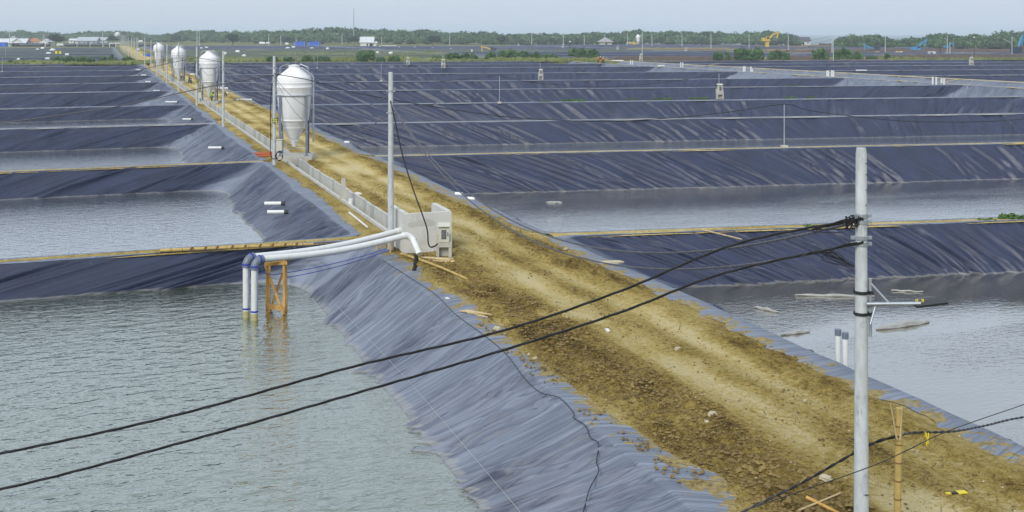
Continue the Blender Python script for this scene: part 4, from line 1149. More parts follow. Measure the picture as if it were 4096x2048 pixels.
for u, vt, vb, g in ((3308, 282, 306, 0), (3314, 282, 306, 0), (3327, 281, 307, 0), (3334, 282, 307, 0), (3731, 307, 333, 1), (3745, 308, 336, 1), (3766, 314, 333, 1), (3776, 314, 336, 1), (2723, 249, 268, 2), (2731, 250, 268, 2), (2974, 265, 287, 3), (2980, 265, 287, 3), (3004, 266, 287, 3), (3010, 276, 287, 3), (2522, 240, 253, 4), (2530, 241, 253, 4)):
    b_ = px(u, vb); h = H - (vt - HV) * b_.y / F
    cnt[g] = cnt.get(g, -1) + 1
    o = tag(MB().cyl((0, 0, -.8), (0, 0, h), .16, n=10).build('standpipe', M['pvc'], None, b_, smooth=True), ORD[cnt[g]] + ' from left, ' + ['white standpipe in the middle cluster of the canal', 'white standpipe in the right cluster of the canal', 'white standpipe in the far short pair of the canal', 'white standpipe in the centre-left cluster of the canal', 'white standpipe by the canal end near the workers'][g], 'pipe', ['middle canal standpipes', 'right canal standpipes', 'far canal standpipes', 'centre-left canal standpipes', 'canal end standpipes'][g])
for u, v, L, l_ in ((2372, 244, 3.6, 'long white pipe lying behind the three orange workers'), (2470, 244, 3.0, 'white pipe lying on the ground right of the three orange workers'), (2645, 266, 1.5, 'white pipe end lying on the canal bank'), (3895 - 450, 284, 2.0, 'short white pipe on the canal far bank')):
    tag(MB().cyl((-L / 2 * 1.3, 0, .15), (L / 2 * 1.3, 0, .15), .16, n=10).build('lying_pipe', M['pvc'], None, px(u, v), smooth=True), l_, 'pipe')
# poles laid across the canal from the standpipes to the embankment
for (u0, v0, u1, v1, l_) in ((2790, 270, 2885, 256, 'rough pole laid over the canal by the far standpipes'), (3340, 303, 3402, 295, 'rough pole laid over the canal by the middle standpipes'), (3782, 330, 3845, 320, 'rough pole laid over the canal by the right standpipes'), (3012, 286, 3090, 279, 'rough pole laid over the canal by the centre-left standpipes')):
    a, b_ = px(u0, v0), px(u1, v1); tag(MB().cyl((0, 0, .12), b_ - a + Vector((0, 0, .2)), .09, n=7).build('laid_pole', M['bambooold'], None, a), l_, 'pole')

# marker block, pipe and stone beside the drain
mk = px(1377, 802)
tag(MB().box((0, 0, .48), (.36, .26, 1.46), rz=.3, taper=.55).build('marker_block', M['concrete'], None, mk + Vector((-.05, 0, -.0))), 'tapered pale concrete marker block standing in the drain', 'concrete block')
o = empty('drain_standpipe', px(1403, 822) + Vector((0, 0, -.5)), 'short white standpipe with grey foot inside the drain', 'pipe')
MB().cyl((0, 0, .25), (0, 0, .85), .12, n=14).build('tube', M['pvc'], o, smooth=True); MB().cyl((0, 0, 0), (0, 0, .26), .13, n=14).build('socket', M['pvcgrey'], o, smooth=True)
tag(MB().blob((0, 0, .06), (.26, .12, .09), rng, 8, 5, .15).build('pale_block', M['scrap'], None, px(1430, 779)), 'pale oblong block lying right of the drain', 'block')
tag(MB().cyl(px(1397, 850, .05), px(1469, 908, .05), .045, n=8).build('white_rod', M['pvc'], smooth=True), 'thin white pipe lying on the soil left of the drain', 'pipe')
op = MB()
for k in range(7):
    a = px(1015 + 3 * k, 612 + 2.6 * k, .06 + .03 * (k % 3)); op.cyl(a, a + Vector((1.3 + .3 * (k % 3), .55, .02)), .035, n=7)
tag(op.build('conduit_bundle', M['orangepipe'], smooth=True), 'heap of orange conduit pipes on the soil by the nearest silo pole', 'pipe bundle')

# ------------------------------------------------------------------ bamboo
def bamboo(a, b_, r, label, mat='bamboo', n=9, r2=None, bend=0.0):
    a, b_ = Vector(a), Vector(b_); o = empty('bamboo_pole', a, label, 'bamboo pole')
    pts = [(b_ - a) * (k / n) + Vector((0, 0, bend * math.sin(math.pi * k / n))) for k in range(n + 1)]
    MB().tube(pts, [r + ((r2 or r * .75) - r) * k / n for k in range(n + 1)], 9).build('culm', M[mat], o, smooth=True)
    d_ = (b_ - a).normalized(); kn_ = MB()
    for k in range(1, n): kn_.cyl(pts[k] - d_ * .012, pts[k] + d_ * .012, (r + ((r2 or r * .75) - r) * k / n) * 1.08, n=9)
    kn_.build('node_rings', M['node'], o); return o
bb = bamboo(px(640, 1002, .12), px(1254, 976, .12), .075, 'long yellow bamboo pole with pegs lying on the first left dike', n=14)
for u in (770, 826, 873, 933, 985, 1044, 1094, 1144, 1190):
    v = 1000 - (u - 640) * 26 / 614; p = px(u, v - 3, .2) - bb.location
    MB().cyl(p - Vector((.05, .12, .06)), p + Vector((.03, -.10, .05)), .05, n=7).build('peg', M['node'], bb)
bamboo(px(1605, 1015, .06), px(1868, 1116, .06), .055, 'long bamboo pole lying on the road in front of the tank', bend=.06)
bamboo(pxY(3588, 2140, 19.4), pxY(3597, 1632, 19.4), .065, 'upright yellow bamboo stake in the lower right foreground', n=7, r2=.058)
for u1, v1, l_ in ((3562, 1617, 'thin split bamboo sliver leaning left on the bamboo stake'), (3609, 1624, 'thin split bamboo sliver leaning right on the bamboo stake')):
    tag(MB().cyl(pxY(3588 if u1 < 3580 else 3600, 1760, 19.3), pxY(u1, v1, 19.3), .018, .011, 6).build('bamboo_sliver', M['bambooold'], smooth=True), l_, 'bamboo sliver')
bamboo(px(2810, 919, .05), px(2966, 957, .04), .04, 'thin bamboo pole lying across the first right dike', 'bambooold', 6)
def bundle(u, v, n, L, ang, spread, label, r=.022):
    c = px(u, v); mb = MB()
    for k in range(n):
        a = ang + rng.uniform(-spread, spread); q = Vector((rng.uniform(-.12, .12), rng.uniform(-.12, .12), .03 + .022 * (k % 5)))
        d_ = Vector((math.cos(a), math.sin(a), 0)) * L * rng.uniform(.7, 1.0) / 2
        mb.cyl(q - d_, q + d_, r * rng.uniform(.7, 1.2), n=6)
    return tag(mb.build('bamboo_bundle', M['bambooold'], None, c, smooth=True), label, 'bamboo bundle')
bundle(1905, 1262, 22, .95, -.55, .16, 'tied bundle of short bamboo sticks lying on the left road edge')
bundle(1745, 1044, 16, 1.5, -.35, .22, 'heap of dry bamboo sticks in front of the control kiosk', .03)
for (a, b_, r_, m_, l_) in (((3152, 2060), (3362, 1972), .022, 'bambooold', 'thin dry bamboo stick at the bottom edge left of the foreground pole'), ((3228, 1990), (3390, 2070), .035, 'wood', 'orange-brown split stick at the bottom edge left of the foreground pole')):
    tag(MB().cyl(px(*a, .05), px(*b_, .08), r_, r_ * .7, 7).build('fallen_stick', M[m_], smooth=True), l_, 'stick')
rb = MB()
for k in range(7): rb.tube(catmull([pxY(3708, 1740, 20.3), pxY(3708 + rng.uniform(-8, 7), 1748 + rng.uniform(-20, 8), 20.2), pxY(3706 + rng.uniform(-10, 9), 1758 + rng.uniform(-32, 26), 20.2)], 4), .008, 4)
tag(rb.build('yellow_ribbon', M['yellow']), 'bright yellow ribbon knotted on the cable right of the bamboo stake', 'ribbon')
ts_ = px(3828, 1970, .03)
tp = empty('warning_tape', ts_, 'scrap of yellow and black tape lying on cracked soil at lower right', 'tape', rz=.2)
MB().box((.10, .0, 0), (.19, .13, .02)).box((-.19, 0, .0), (.10, .07, .02)).build('yellow_band', M['yellow'], tp); MB().box((-.07, 0, .0), (.145, .09, .018)).build('black_band', M['black'], tp)

# ------------------------------------------------------------------ stones, scraps, clods
stones = [(3302, 1926, .17, 'white oval stone left of the foreground pole'), (2852, 1668, .17, 'grey-white stone in the dark clods mid foreground'), (1987, 1326, .20, 'pale rock by the left bank lip under the cables'), (2115, 1424, .10, 'pale stone near the left road edge, upper of a pair'), (2140, 1438, .10, 'pale stone near the left road edge, lower of a pair'), (2263, 1002, .16, 'cluster stone on the right road edge near the grey cables'), (2710, 1403, .15, 'pale broken stone in the road centre'), (3220, 1608, .09, 'small stone left of the foreground pole, upper'), (2825, 1696, .12, 'flat pale stone just below the grey-white stone')]
for u, v, r, l_ in stones:
    tag(MB().blob((0, 0, r * .35), (r * .75, r * .55, r * .42), rng, 9, 6, .22).build('stone', M['stone'], None, px(u, v, 0), rng.random() * 3), l_, 'stone', 'pale stones on the road')
scraps = [(1853, 1133, 'white paper scrap beside the lying bamboo pole'), (1790, 1200, 'small white scrap near the left bank lip'), (2430, 1326, 'small white scrap on the road centre'), (2995, 1380, 'short bamboo chip on the right dark windrow')]
for u, v, l_ in scraps:
    tag(MB().box((0, 0, .04), (.17, .11, .03), rz=rng.random() * 3, M=Matrix.Rotation(.3, 3, 'X') @ Matrix.Rotation(rng.random() * 3, 3, 'Z')).build('scrap', M['scrap'], None, px(u, v)), l_, 'scrap')
tag(MB().blob((0, 0, .06), (.55, .17, .09), rng, 10, 5, .15).build('sandbag', M['stone'], None, px(2448, 1056, 0), .15), 'pale flattened sandbag on the right road edge under the grey cables', 'sandbag')
# clods and small stones strewn over the road: nobody could count them
def clods():
    vs, fs, rs = [], [], np.random.RandomState(4)
    ico_v = np.array([(0, 0, 1), (.9, 0, .2), (.28, .85, .2), (-.72, .53, .2), (-.72, -.53, .2), (.28, -.85, .2), (0, 0, -.7)])
    ico_f = np.array([(0, 1, 2), (0, 2, 3), (0, 3, 4), (0, 4, 5), (0, 5, 1), (6, 2, 1), (6, 3, 2), (6, 4, 3), (6, 5, 4), (6, 1, 5)])
    n = 75000
    s = 14 + 50 * rs.rand(n) ** 1.6; t = TL + .3 + (TR - TL - .6) * rs.rand(n)
    d_ = dampness(t, s); keep = rs.rand(n) < np.clip((d_ - .40) * 1.8, .10, 1)
    keep &= ~((s > 44) & (t < 13.7))
    s, t, d_ = s[keep], t[keep], d_[keep]; n = len(s)
    r = (.011 + .055 * rs.rand(n) ** 4) * (.6 + .6 * d_)
    cl = fbm(t * 2.6, s * 2.6, 77, 4) - .42
    h = np.maximum(0, cl) * .42 * sstep(d_, .42, .85) * sstep(np.minimum(t - TL, TR - t), .55, 1.5)
    sh = ico_v[None] * (1 + .5 * (rs.rand(n, 7, 1) - .5)) * r[:, None, None] * np.array([1.1, .9, .75])
    a = rs.rand(n) * 6.28
    c, q = np.cos(a)[:, None], np.sin(a)[:, None]
    V = np.stack([sh[:, :, 0] * c - sh[:, :, 1] * q + t[:, None], sh[:, :, 0] * q + sh[:, :, 1] * c + s[:, None], sh[:, :, 2] + (h + r * .15)[:, None]], -1).reshape(-1, 3)
    Fc = (ico_f[None] + (np.arange(n) * 7)[:, None, None]).reshape(-1, 3)
    return V, Fc
def crumbs(n, seed, tr_, sr_, rmin, rmax, z0, patch):
    rs = np.random.RandomState(seed)
    t = tr_[0] + (tr_[1] - tr_[0]) * rs.rand(n); s = sr_[0] + (sr_[1] - sr_[0]) * rs.rand(n) ** 1.3
    keep = fbm(t * 1.1, s * .8, seed + 3, 3) > patch; t, s = t[keep], s[keep]; n = len(t)
    r = rmin + (rmax - rmin) * rs.rand(n) ** 3
    v = np.array([(0, 0, .8), (1, .1, 0), (-.1, .9, .1), (-.9, -.1, 0), (.1, -1, .1), (0, 0, -.6)]); f = np.array([(0, 1, 2), (0, 2, 3), (0, 3, 4), (0, 4, 1), (5, 2, 1), (5, 3, 2), (5, 4, 3), (5, 1, 4)])
    sh = v[None] * (1 + .6 * (rs.rand(n, 6, 1) - .5)) * r[:, None, None]
    V = sh + np.stack([t, s, z0 + r * .3], -1)[:, None, :]
    return V.reshape(-1, 3), (f[None] + (np.arange(n) * 6)[:, None, None]).reshape(-1, 3)
v_, f_ = crumbs(2600, 21, (TL - .05, TL + .95), (13, 36), .008, .06, .06, .63)
tag(link('lip_clods', mesh_np('lip_clods', v_, f_, smooth=False), M['clod'], rz=TH), kind='stuff')
v_, f_ = crumbs(1300, 22, (TL + .8, TR - .5), (14, 52), .008, .032, .02, .36)
tag(link('pale_gravel', mesh_np('pale_gravel', v_, f_, smooth=False), M['stone'], rz=TH), kind='stuff')
V_, F_ = clods()
o = link('soil_clods', mesh_np('soil_clods', V_, F_, smooth=False), M['clod'], rz=TH)
tag(o, kind='stuff')
# cable and rope lying on the left bank
def bank_z(t, s_, sl=2.5): return .08 if t > TL else -(TL - t) / sl + .10
def ground_at(u, v, lift=.03):
    z = .05
    for _ in range(12):
        p = px(u, v, z); s_, t = ST_(p.x, p.y); z = .6 * z + .4 * (bank_z(t, s_) + lift)
    return px(u, v, z)
q = [ground_at(u, v) for u, v in ((1530, 1040), (1640, 1110), (1739, 1175), (1807, 1243), (1855, 1282), (1938, 1342), (2022, 1413), (2080, 1490), (2120, 1536), (2167, 1572), (2239, 1592), (2294, 1651), (2294, 1671), (2342, 1703), (2362, 1751), (2394, 1774), (2386, 1846), (2394, 1886), (2358, 1957), (2334, 2045), (2310, 2130))]
cable('ground_cable', catmull(q, 6), .012, M['cable'], 'black cable wandering along the lip of the near left bank', 'cable')
q = [ground_at(u, v, .06) for u, v in ((1342, 1219), (1480, 1360), (1620, 1509), (1652, 1544), (1800, 1716), (2018, 1973), (2120, 2095))]
cable('seam_rope', catmull(q, 6), .005, M['cablegrey2'], 'thin pale seam rope running down the near left liner', 'rope')

# liner bubbles and drift in the right pond
M['bubble'] = plain('pale_wet_plastic', (.36, .36, .34), .5, .2, 3, 0, .1, dirt=(.25, .25, .22))
for (x0, y0, x1, y1, wd, l_) in ((270, 400, 1070, 415, .16, 'long pale floating plastic roll in the right pond behind the foreground pole'), (1240, 352, 1560, 368, .10, 'thin pale floating strip right of the foreground pole'), (-140, 520, 110, 575, .18, 'pale plastic bubble floating near the dark bank of the right pond'), (1090, 745, 1620, 668, .34, 'crumpled pale plastic hump floating right of the foreground pole'), (130, 800, 420, 765, .18, 'pale plastic hump at the near edge of the right pond')):
    a, b_ = px(*r4(x0, y0 + 1024 * 2.516), -2.0), px(*r4(x1, y1 + 1024 * 2.516), -2.0)
    mb = MB(); n = 14; pts = [a.lerp(b_, k / n) for k in range(n + 1)]; d_ = b_ - a
    mb.tube([p - a + Vector((0, 0, .03 + .015 * math.sin(k))) for k, p in enumerate(pts)], [max(.03, wd * .5 * math.sin(math.pi * (k + .3) / (n + .6)) ** .6 * rng.uniform(.75, 1.1)) for k in range(n + 1)], 8)
    tag(mb.build('floating_plastic', M['bubble'], None, a, smooth=True), l_, 'floating plastic')
a = px(2215, 811, -2.5)
tag(MB().blob((0, 0, .02), (.62, .25, .09), rng, 10, 5, .1).build('floating_plastic', M['bubble'], None, a), 'pale flat float drifting alone in the second right pond', 'floating plastic')
# ------------------------------------------------------------------ far ponds on the plain
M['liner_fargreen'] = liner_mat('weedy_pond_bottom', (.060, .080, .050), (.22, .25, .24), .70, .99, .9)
fl_grp = {}
def far_pond(cor, D, mat, seed, label, grp, fold=.15, water=None):
    o = pond_liner('far_pond_liner', cor, D, (1.3, 1.8, 1.2, 1.5), (20, 6, 5, 8), mat, rows=6, lip=(1.0, .8, 1.0, .8), lipsoil=(.1, .1, .02, .1), fold=fold, shear=(0, .3, 1.2, 0), r0=1, r1=3, seed=seed, wob=.35, fsize=5, karc=4, lift=D * .97)
    tag(o, label, 'pond liner', grp)
    if water: pond_water('pond_water', cor, (1.3, 1.8, 1.2, 1.5), D, water, M['water_far'], 1, 3, D * .97)
s_rows = list(np.arange(372, 800, 33.0))
sd = 2000
for i, s in enumerate(s_rows):
    # left of the road: grey-green old ponds
    for t0, t1 in ((-230, 6),):
        if s < 640:
            far_pond([(t0, s + 1.2), (t1, s + 1.2), (t1, s + 32.5), (t0, s + 32.5)], .9, M['liner_fargreen' if i % 2 else 'liner_dry'], sd, f'weathered grey-green pond in the {ORD[i]} row beyond the green strip, left of the road', 'far ponds left of the road', water=.6 if i % 3 != 1 else None); sd += 7
    # centre: weedy green, then dark liners
    for cc, (t0, t1) in enumerate(((24, 130), (136, 262), (268, 392), (398, 520))):
        sl = SLR
        a = [(t0, s + sl * (t0 - 19)), (t1, s + sl * (t1 - 19)), (t1, s + 31 + sl * (t1 - 19)), (t0, s + 31 + sl * (t0 - 19))]
        Y0 = (t0 + t1) / 2 * ST + (s + sl * (t0 + t1) / 2) * CT; X0 = (t0 + t1) / 2 * CT - (s + sl * (t0 + t1) / 2) * ST
        if Y0 > 760: continue
        green = X0 < 40 and Y0 < 560
        if X0 > 110 or (X0 < 20 and Y0 > 690): continue
        far_pond(a, 1.15 if not green else .7, M['liner_fargreen' if green else 'liner_dry'], sd, (f'shallow weedy green pond, {ORD[i]} row back, ' if green else f'dark lined far pond, {ORD[i]} row back, ') + ['next to the road', 'second block from the road', 'third block from the road', 'fourth block from the road'][cc], 'weedy far ponds' if green else 'dark far ponds', water=.5 if green and i % 2 else None); sd += 7
# mud field ponds on the right
for t0, t1, s0, s1, l_ in ((250, 330, 392, 420, 'half-finished pale pond in the mud left of the blue excavators'), (332, 420, 392, 412, 'half-finished pale pond in the mud right of the blue excavators'), (330, 430, 560, 590, 'flooded muddy pond before the far mangroves')):
    far_pond([(t0, s0 + SLR * (t0 - 19)), (t1, s0 + SLR * (t1 - 19)), (t1, s1 + SLR * (t1 - 19)), (t0, s1 + SLR * (t0 - 19))], 1.2, M['liner_dry'], sd, l_, 'unfinished ponds in the mud'); sd += 7
# rough earth ridges across the mud field
for k in range(9):
    Y = 400 + k * 38; X0 = .245 * Y + rng.uniform(0, 20); L = rng.uniform(60, 150)
    n = 60; xs = np.linspace(X0, X0 + L, n); kk = np.linspace(0, 1, 6)
    A, K = np.meshgrid(xs, kk, indexing='ij')
    z = np.sin(np.pi * K) * (.5 + 1.1 * fbm(A * .15, K, k, 3)) * .9 - .1
    V = np.column_stack([A.ravel(), (Y + K * 5 + 1.2 * np.sin(A * .1)).ravel(), z.ravel()])
    idx = np.arange(n * 6).reshape(n, 6); Q = np.stack([idx[:-1, :-1], idx[:-1, 1:], idx[1:, 1:], idx[1:, :-1]], -1).reshape(-1, 4)
    tag(link('mud_ridge', mesh_np('mud_ridge', V, Q), M['mudpile']), kind='structure')
# bank of bare earth behind the right ponds
for (u0, u1, v, h) in ((2430, 3060, 243, 1.6), (3085, 3330, 240, 1.5), (3600, 4200, 239, 1.9)):
    a, b_ = px(u0, v), px(u1, v); n = 70; kk = np.linspace(0, 1, 7)
    A, K = np.meshgrid(np.linspace(0, 1, n), kk, indexing='ij')
    X = a.x + (b_.x - a.x) * A; Y = a.y + (b_.y - a.y) * A + K * 9 + 3
    z = np.sin(np.pi * K) ** .6 * h * (.75 + .4 * fbm(A * 30, K, 5, 3)) * np.minimum(1, np.minimum(A, 1 - A) * 12) - .08
    V = np.column_stack([X.ravel(), Y.ravel(), z.ravel()]); idx = np.arange(n * 7).reshape(n, 7)
    Q = np.stack([idx[:-1, :-1], idx[:-1, 1:], idx[1:, 1:], idx[1:, :-1]], -1).reshape(-1, 4)
    tag(link('earth_bank', mesh_np('earth_bank', V, Q), M['mudpile']), kind='structure')

# ------------------------------------------------------------------ vegetation
def leaves(centres, radii, n, size, seed, flat=1.0, tonev=0.35, droop=.2):
    """leaf clumps on the shells of ellipsoids; returns V, Q, tone"""
    rs = np.random.RandomState(seed); V, T = [], []
    for c, r in zip(centres, radii):
        m = n if not hasattr(n, '__len__') else n[0]
        d_ = rs.normal(size=(m, 3)); d_ /= np.linalg.norm(d_, axis=1, keepdims=True)
        d_[:, 2] = np.where(d_[:, 2] < -.55, -d_[:, 2], d_[:, 2])
        rad = .72 + .34 * rs.rand(m, 1)
        lump = 1 + .22 * np.sin(d_[:, :1] * 5 + c[0]) * np.cos(d_[:, 1:2] * 5 + c[1])
        p = np.array(c) + d_ * np.array(r) * rad * lump
        nrm = d_ + rs.normal(size=(m, 3)) * .55; nrm /= np.linalg.norm(nrm, axis=1, keepdims=True)
        a = np.cross(nrm, rs.normal(size=(m, 3))); a /= np.linalg.norm(a, axis=1, keepdims=True); b_ = np.cross(nrm, a)
        sz = size * (.6 + .8 * rs.rand(m, 1))
        q = np.stack([p - a * sz, p - b_ * sz * .7, p + a * sz, p + b_ * sz * .7], 1)
        V.append(q.reshape(-1, 3)); T.append(np.repeat(np.clip(.5 + tonev * (rs.rand() - .5) * 2 + .25 * (rs.rand(m) - .5), 0, 1), 4))
    V = np.concatenate(V); T = np.concatenate(T)
    return V, np.arange(len(V)).reshape(-1, 4), T
def core(centres, radii, k=.78):
    mb = MB(); r_ = random.Random(5)
    for c, r in zip(centres, radii): mb.blob(c, tuple(x * k for x in r), r_, 7, 5, .12)
    return np.array(mb.v), mb.f
def foliage_obj(name, centres, radii, n, size, mat, seed, parent=None, loc=(0, 0, 0), k=.72, tonev=.35):
    V, Q, T = leaves(centres, radii, n, size, seed, tonev=tonev)
    cv, cf = core(centres, radii, k)
    cf = np.array(cf) + len(V)
    V2 = np.vstack([V, cv]); T2 = np.concatenate([T, np.full(len(cv), .35)])
    me = mesh_np(name, V2, [Q, cf], None, {'tone': T2}, smooth=False)
    return link(name, me, mat, parent, loc)
def top_profile(u):
    P_ = [(-400, 126), (0, 124), (80, 122), (220, 129), (250, 135), (300, 133), (340, 125), (440, 124), (520, 126), (560, 130), (620, 139), (660, 135), (720, 124), (760, 119), (820, 121), (880, 125), (940, 124), (1024, 121), (1090, 124), (1180, 119), (1260, 113), (1360, 110), (1450, 114), (1600, 117), (1700, 118), (1800, 127), (1900, 125), (2000, 132), (2048, 135), (2180, 133), (2260, 134), (2350, 130), (2440, 127), (2500, 121), (2560, 118), (2610, 127), (2700, 126), (2800, 128), (2870, 127), (2950, 127), (3020, 130), (3072, 125), (3120, 129), (3160, 137), (3190, 145), (3215, 166)]
    return np.interp(u, [a for a, b_ in P_], [b_ for a, b_ in P_])
cs, rsz = [], []
def forest_Y(u): return np.interp(u, [-400, 480, 620, 900, 1100, 2048, 3000, 3200], [1340, 1330, 1180, 1080, 985, 915, 870, 850])
for row, (Yr, kz) in enumerate(((-20, .62), (-5, .8), (12, 1.0), (30, 1.0))):
    u = -420
    while u < 3205:
        Y = forest_Y(u) + Yr + rng.uniform(-6, 6); zt = (H + (HV - top_profile(u)) * Y / F) * kz * rng.uniform(.84, 1.06)
        r = rng.uniform(2.8, 6.0)
        cs.append(((u - CX) * Y / F, Y, max(1.6, zt - r * .8))); rsz.append((r, r * .9, r * .8)); u += r * 1.35 * F / Y
        if row == 0 or rng.random() < .5:
            cs.append((cs[-1][0] + rng.uniform(-3, 3), Y - 3, max(1.2, zt * .45))); rsz.append((r * .9, r * .8, zt * .45))
tag(foliage_obj('mangrove_forest', cs, rsz, 140, .74, M['leaf_forest'], 11, tonev=.5), kind='stuff')
def clump(name, prof, Y0, rows, seed, n=150, size=.55, kind='stuff'):
    cs, rsz = [], []; us = [a for a, b_ in prof]; vs = [b_ for a, b_ in prof]
    for row in range(rows):
        u = us[0]
        while u < us[-1]:
            Y = Y0 + row * 9 + rng.uniform(-3, 3); zt = (H + (HV - np.interp(u, us, vs)) * Y / F) * (.55 + .45 * (row + 1) / rows) * rng.uniform(.9, 1.02)
            r = rng.uniform(2.2, 4.2)
            cs.append(((u - CX) * Y / F, Y, max(.9, zt - r * .75))); rsz.append((r, r * .9, min(r * .8, zt * .75)))
            cs.append((cs[-1][0] + rng.uniform(-2, 2), Y - 2, max(.8, zt * .4))); rsz.append((r * .9, r * .8, max(.8, zt * .42)))
            u += r * 1.25 * F / Y
    return tag(foliage_obj(name, cs, rsz, n, size, M['leaf_forest'], seed, tonev=.5), kind=kind)
clump('mangrove_thicket', [(3352, 158), (3380, 144), (3410, 139), (3440, 145), (3475, 137), (3510, 138), (3560, 152), (3600, 160), (3640, 150), (3660, 146), (3690, 153), (3710, 140), (3735, 131), (3760, 134), (3785, 131), (3830, 138), (3880, 140), (3910, 130), (3940, 138), (3990, 146), (4020, 140), (4060, 136), (4200, 132)], 640, 4, 21)
clump('mangrove_thicket', [(3985, 126), (4010, 122), (4050, 124), (4100, 121), (4220, 120)], 690, 2, 22, 60, .6)

def tree(u, vt, vb, wpx, label, seed, trunk=True, group='dark trees standing alone on the plain', mat='leaf_tree'):
    b_ = px(u, vb); k = b_.y / F; h = H - (vt - HV) * k; wd = wpx * k
    o = empty('tree', b_, label, 'tree', group); r_ = random.Random(seed)
    cs, rsz = [], []
    for i in range(9):
        a = r_.random() * 6.28; q = r_.random() ** .6
        rr = wd * r_.uniform(.16, .26); cs.append((math.cos(a) * q * wd * .33, math.sin(a) * q * wd * .3, h * r_.uniform(.56, .84) - q * h * .10)); rsz.append((rr, rr, rr * .6))
    foliage_obj('crown', cs, rsz, 90, h * .055, M[mat], seed, o, k=.6)
    tb = MB().tube([(0, 0, -.2), (.1, 0, h * .25), (-.1, 0, h * .5)], [h * .045, h * .035, h * .025], 7)
    for i in range(4):
        c = cs[i]; tb.tube([(0, 0, h * .3), (c[0] * .5, c[1] * .5, h * .45), (c[0] * .9, c[1] * .9, c[2])], [h * .022, h * .016, h * .008], 5)
    tb.build('trunk', M['bark'], o, smooth=True)
    return o
tree(223, 134, 186, 76, 'broad dark tree by the white-roofed houses at far left', 1)
tree(452, 140, 178, 50, 'dark tree with palms left of the crowded poles', 2)
tree(516, 139, 178, 40, 'dark rounded tree behind the crowded poles', 3)
tree(699, 139, 172, 62, 'dark spreading tree behind the third silo', 4)
tree(931, 136, 183, 72, 'dark spreading tree right of the second silo', 5)
tree(1139, 144, 178, 52, 'dark low tree just left of the two blue sheds', 6)
tree(1416, 140, 182, 58, 'dark flat-topped tree just left of the white gabled house', 7)
tree(1731, 143, 186, 80, 'wide dark tree in front of the forest, centre', 8)
tree(2012, 143, 182, 66, 'dark tree in front of the forest beside the tiny kiosk', 9)
tree(2208, 150, 180, 40, 'small dark tree in front of the forest, right of centre', 10)
tree(3352, 148, 188, 26, 'small thin tree by the tall pole before the sea', 12)
def bush(u, vt, vb, wpx, label, seed, mat='leaf_bush', grp='bushes on the green strip'):
    b_ = px(u, vb); k = b_.y / F; h = H - (vt - HV) * k; wd = wpx * k
    r_ = random.Random(seed); cs, rsz = [], []
    for i in range(max(9, int(7 + wd / h * 6))):
        x = r_.uniform(-.5, .5); rr = h * r_.uniform(.15, .26); env = 1 - 1.6 * abs(x) ** 2.2
        zc = max(rr * .8, (h - rr) * env * r_.uniform(.62, 1.02))
        cs.append((x * (wd - rr), r_.uniform(-.25, .25) * h, zc)); rsz.append((rr * r_.uniform(.8, 1.2), rr, rr * r_.uniform(.9, 1.35)))
        cs.append((x * (wd - rr) + r_.uniform(-.3, .3), r_.uniform(-.2, .2) * h, zc * .45)); rsz.append((rr * 1.1, rr, max(.2, zc * .45)))
    o = empty('bush', b_, label, 'bush', grp)
    foliage_obj('foliage', cs, rsz, 80, h * .06, M[mat], seed, o, k=.6, tonev=.55)
    tb = MB()
    for i in range(4): c = cs[2 * i % len(cs)]; tb.tube([(c[0] * .4, c[1] * .4, -.1), (c[0] * .8, c[1], c[2])], [h * .02, h * .01], 5)
    tb.build('stem', M['bark'], o)
    return o
